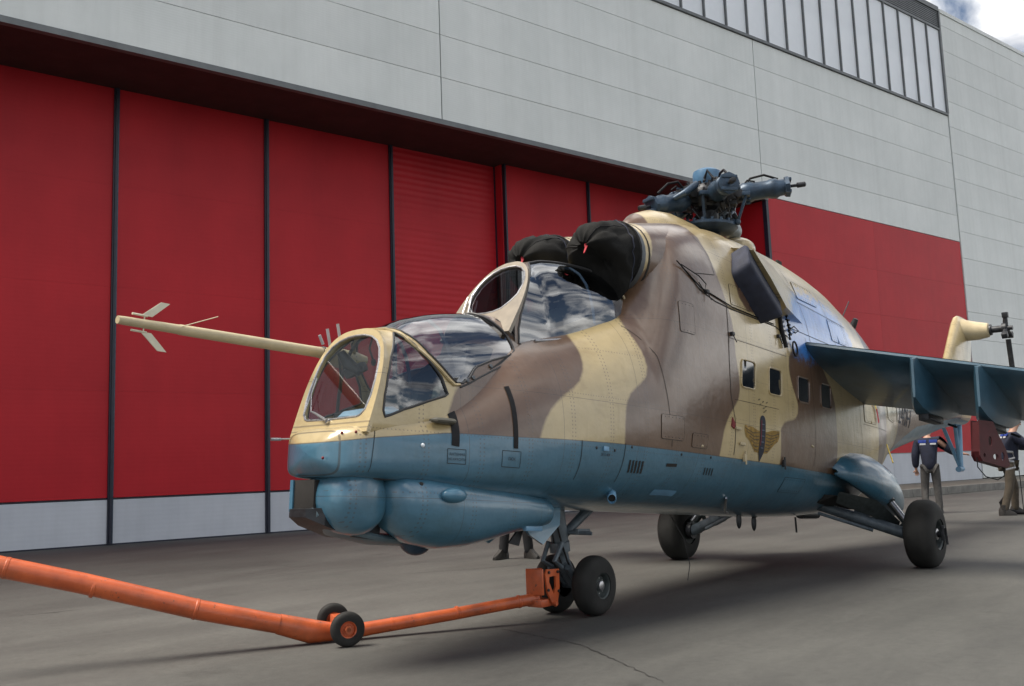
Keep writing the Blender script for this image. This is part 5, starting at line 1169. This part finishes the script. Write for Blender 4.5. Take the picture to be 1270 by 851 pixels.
STAND = dict(pelvis=(0, 0, .95), waist=(0, 0, 1.12), chest=(.01, 0, 1.38), neck=(.01, 0, 1.52), head=(.03, 0, 1.67), sh_l=(0, .19, 1.44), sh_r=(0, -.19, 1.44), el_l=(-.02, .25, 1.15), el_r=(-.02, -.25, 1.15),
    wr_l=(.05, .26, .90), wr_r=(.05, -.26, .90), hand_l=(.07, .25, .82), hand_r=(.07, -.25, .82), hip_l=(0, .09, .90), hip_r=(0, -.09, .90), kn_l=(.02, .11, .50), kn_r=(.02, -.11, .50), an_l=(0, .12, .09), an_r=(0, -.12, .09), toe_l=(.14, .14, .04), toe_r=(.14, -.14, .04))
# axes: the first worker faces away to the tail skid; his right arm is stretched out
toc = math.atan2(4.89268+1.4, 6.71387+14.5)
j = dict(STAND); j.update(el_r=(.10, -.42, 1.22), wr_r=(.20, -.62, 1.16), hand_r=(.24, -.69, 1.15), head=(.08, -.02, 1.66), face=(1, 0, -.2), kn_l=(.06, .12, .50), an_l=(-.02, .14, .09))
person((-14.5, -1.36, 0), toc+math.pi, 1.86, j, 'worker in navy jacket and grey trousers reaching towards the tail skid', TRO1)
j = dict(STAND); j.update(chest=(.10, 0, 1.36), neck=(.14, 0, 1.50), head=(.20, .02, 1.64), sh_l=(.10, .19, 1.42), sh_r=(.10, -.19, 1.42), el_l=(.32, .24, 1.22), wr_l=(.55, .22, 1.24), hand_l=(.62, .21, 1.26), el_r=(.33, -.20, 1.20), wr_r=(.55, -.12, 1.28), hand_r=(.62, -.1, 1.30), hip_l=(0, .09, .90), kn_l=(.12, .12, .50), an_l=(.10, .14, .09), toe_l=(.25, .16, .04), kn_r=(-.05, -.14, .50), an_r=(-.2, -.18, .09), toe_r=(-.06, -.2, .04), face=(1, 0, -.1))
person((-14.05, .22, 0), toc+math.pi/2+.25, 1.90, j, 'worker in navy and blue jacket and brown trousers holding equipment at the right edge', TRO2, hat=simple('black_headphones', (.02, .02, .022), .5))
j = dict(STAND); j.update(kn_l=(.05, .16, .50), an_l=(.02, .20, .09), toe_l=(.12, .27, .04), an_r=(0, -.16, .09), toe_r=(.1, -.24, .04))
person((-3.75, -3.70, 0), math.atan2(4.89268+3.7, 6.71387+3.75), 1.78, j, 'person standing beyond the nose of the helicopter with only dark boots showing', simple('black_trousers', (.015, .015, .017), .9), band=False)
# red rigging bracket under the outer pylon
RB = empty('rigging_bracket', (-3.34, 2.43, 1.49)); RB.scale = (.72, .85, .92); tag(RB, 'dark red perforated steel bracket hanging under the outer wing pylon', 'bracket')
def RP(px, pz): return (px, pz)
pl = [(.10, .02), (-.14, .0), (-.20, -.12), (-.32, -.30), (-.36, -.46), (-.30, -.48), (.10, -.40), (.14, -.34), (.13, -.28)]
holes_ = [[(-.06+.03*math.cos(a), -.20+.05*math.sin(a)) for a in [2*math.pi*k/14 for k in range(14)]], [(-.13+.045*math.cos(a), -.36+.03*math.sin(a)) for a in [2*math.pi*k/14 for k in range(14)]], [(.06+.018*math.cos(a), -.34+.02*math.sin(a)) for a in [2*math.pi*k/14 for k in range(14)]], [(-.25+.03*math.cos(a), -.36+.045*math.sin(a)) for a in [2*math.pi*k/14 for k in range(14)]]]
P_ = list(pl); E_ = [(i, (i+1) % len(pl)) for i in range(len(pl))]
for h in holes_: k = len(P_); P_ += h; E_ += [(k+i, k+(i+1) % 14) for i in range(14)]
r = delaunay_2d_cdt([Vector(p) for p in P_], E_, [], 0, 1e-7); F = []; Q = [(v.x, v.y) for v in r[0]]
for f in r[2]:
    c = (np.array([sum(Q[i][0] for i in f)/3]), np.array([sum(Q[i][1] for i in f)/3]))
    if pip(*c, pl)[0] and not any(pip(*c, h)[0] for h in holes_): F.append(tuple(f))
DKRD2 = simple('dull_crimson_paint', (.055, .006, .009), .5, 0, 8, .25, .1)
RW = Matrix.Rotation(rad(-25), 3, 'Z')
for yy in (-.05, .05):
    V = [RW @ Vector((a, yy+.006, b)) for a, b in Q]+[RW @ Vector((a, yy-.006, b)) for a, b in Q]; k = len(Q); m = MB(); m.add(V, F+[tuple(i+k for i in reversed(f)) for f in F])
    for lp in [pl]+holes_:
        L = len(lp); m.add([RW @ Vector((a, yy+.006, b)) for a, b in lp]+[RW @ Vector((a, yy-.006, b)) for a, b in lp], [(i, (i+1) % L, L+(i+1) % L, L+i) for i in range(L)])
    m.build('side_plate', DKRD2, RB, False)
m = MB(); m.add([RW @ Vector((a, y_, b)) for a, b in ((.09, .0), (.13, -.30), (.09, -.40), (-.30, -.475)) for y_ in (-.05, .05)], [(0, 1, 3, 2), (2, 3, 5, 4), (4, 5, 7, 6)]); m.build('web_plate', DKRD2, RB, False, fix=False)
m = MB()
for z_ in (-.30, -.40): m.tube([RW @ Vector((-.24, 0, z_)), RW @ Vector((-.50, 0, z_-.02)), RW @ Vector((-.52, 0, z_-.08)), RW @ Vector((-.34, 0, z_-.1))], .012, 8)
m.build('handle', STEEL, RB)
m = MB(); m.tube([RW @ Vector(p_) for p_ in ((.12, 0, -.36), (.12, 0, -.46), (.0, 0, -.56), (-.2, 0, -.60), (-.32, 0, -.56), (-.34, 0, -.48))], .006, 6); m.build('safety_wire', BLACK, RB)
# curled hose by the worker's feet
m = MB(); g = Vector((-14.0, .45, 0)); sv = Vector((math.cos(toc+math.pi/2), math.sin(toc+math.pi/2), 0))
pts = [g+sv*.42+Vector((0, 0, .34)), g+sv*.38+Vector((0, 0, .16)), g+sv*.22+Vector((0, 0, .06)), g-sv*.12+Vector((0, 0, .05)), g-sv*.34+Vector((0, 0, .10)), g-sv*.40+Vector((0, 0, .24)), g-sv*.30+Vector((0, 0, .36))]
m.tube(pts, .035, 10); m.tube([g-sv*.02+Vector((0, 0, .07)), g-sv*.03+Vector((0, 0, .9))], .008, 6); h = m.build('hook_stand', BLACK, None); tag(h, 'black curved hook shaped stand on the asphalt beside the right worker', 'hook')
print('objects', len(bpy.data.objects))
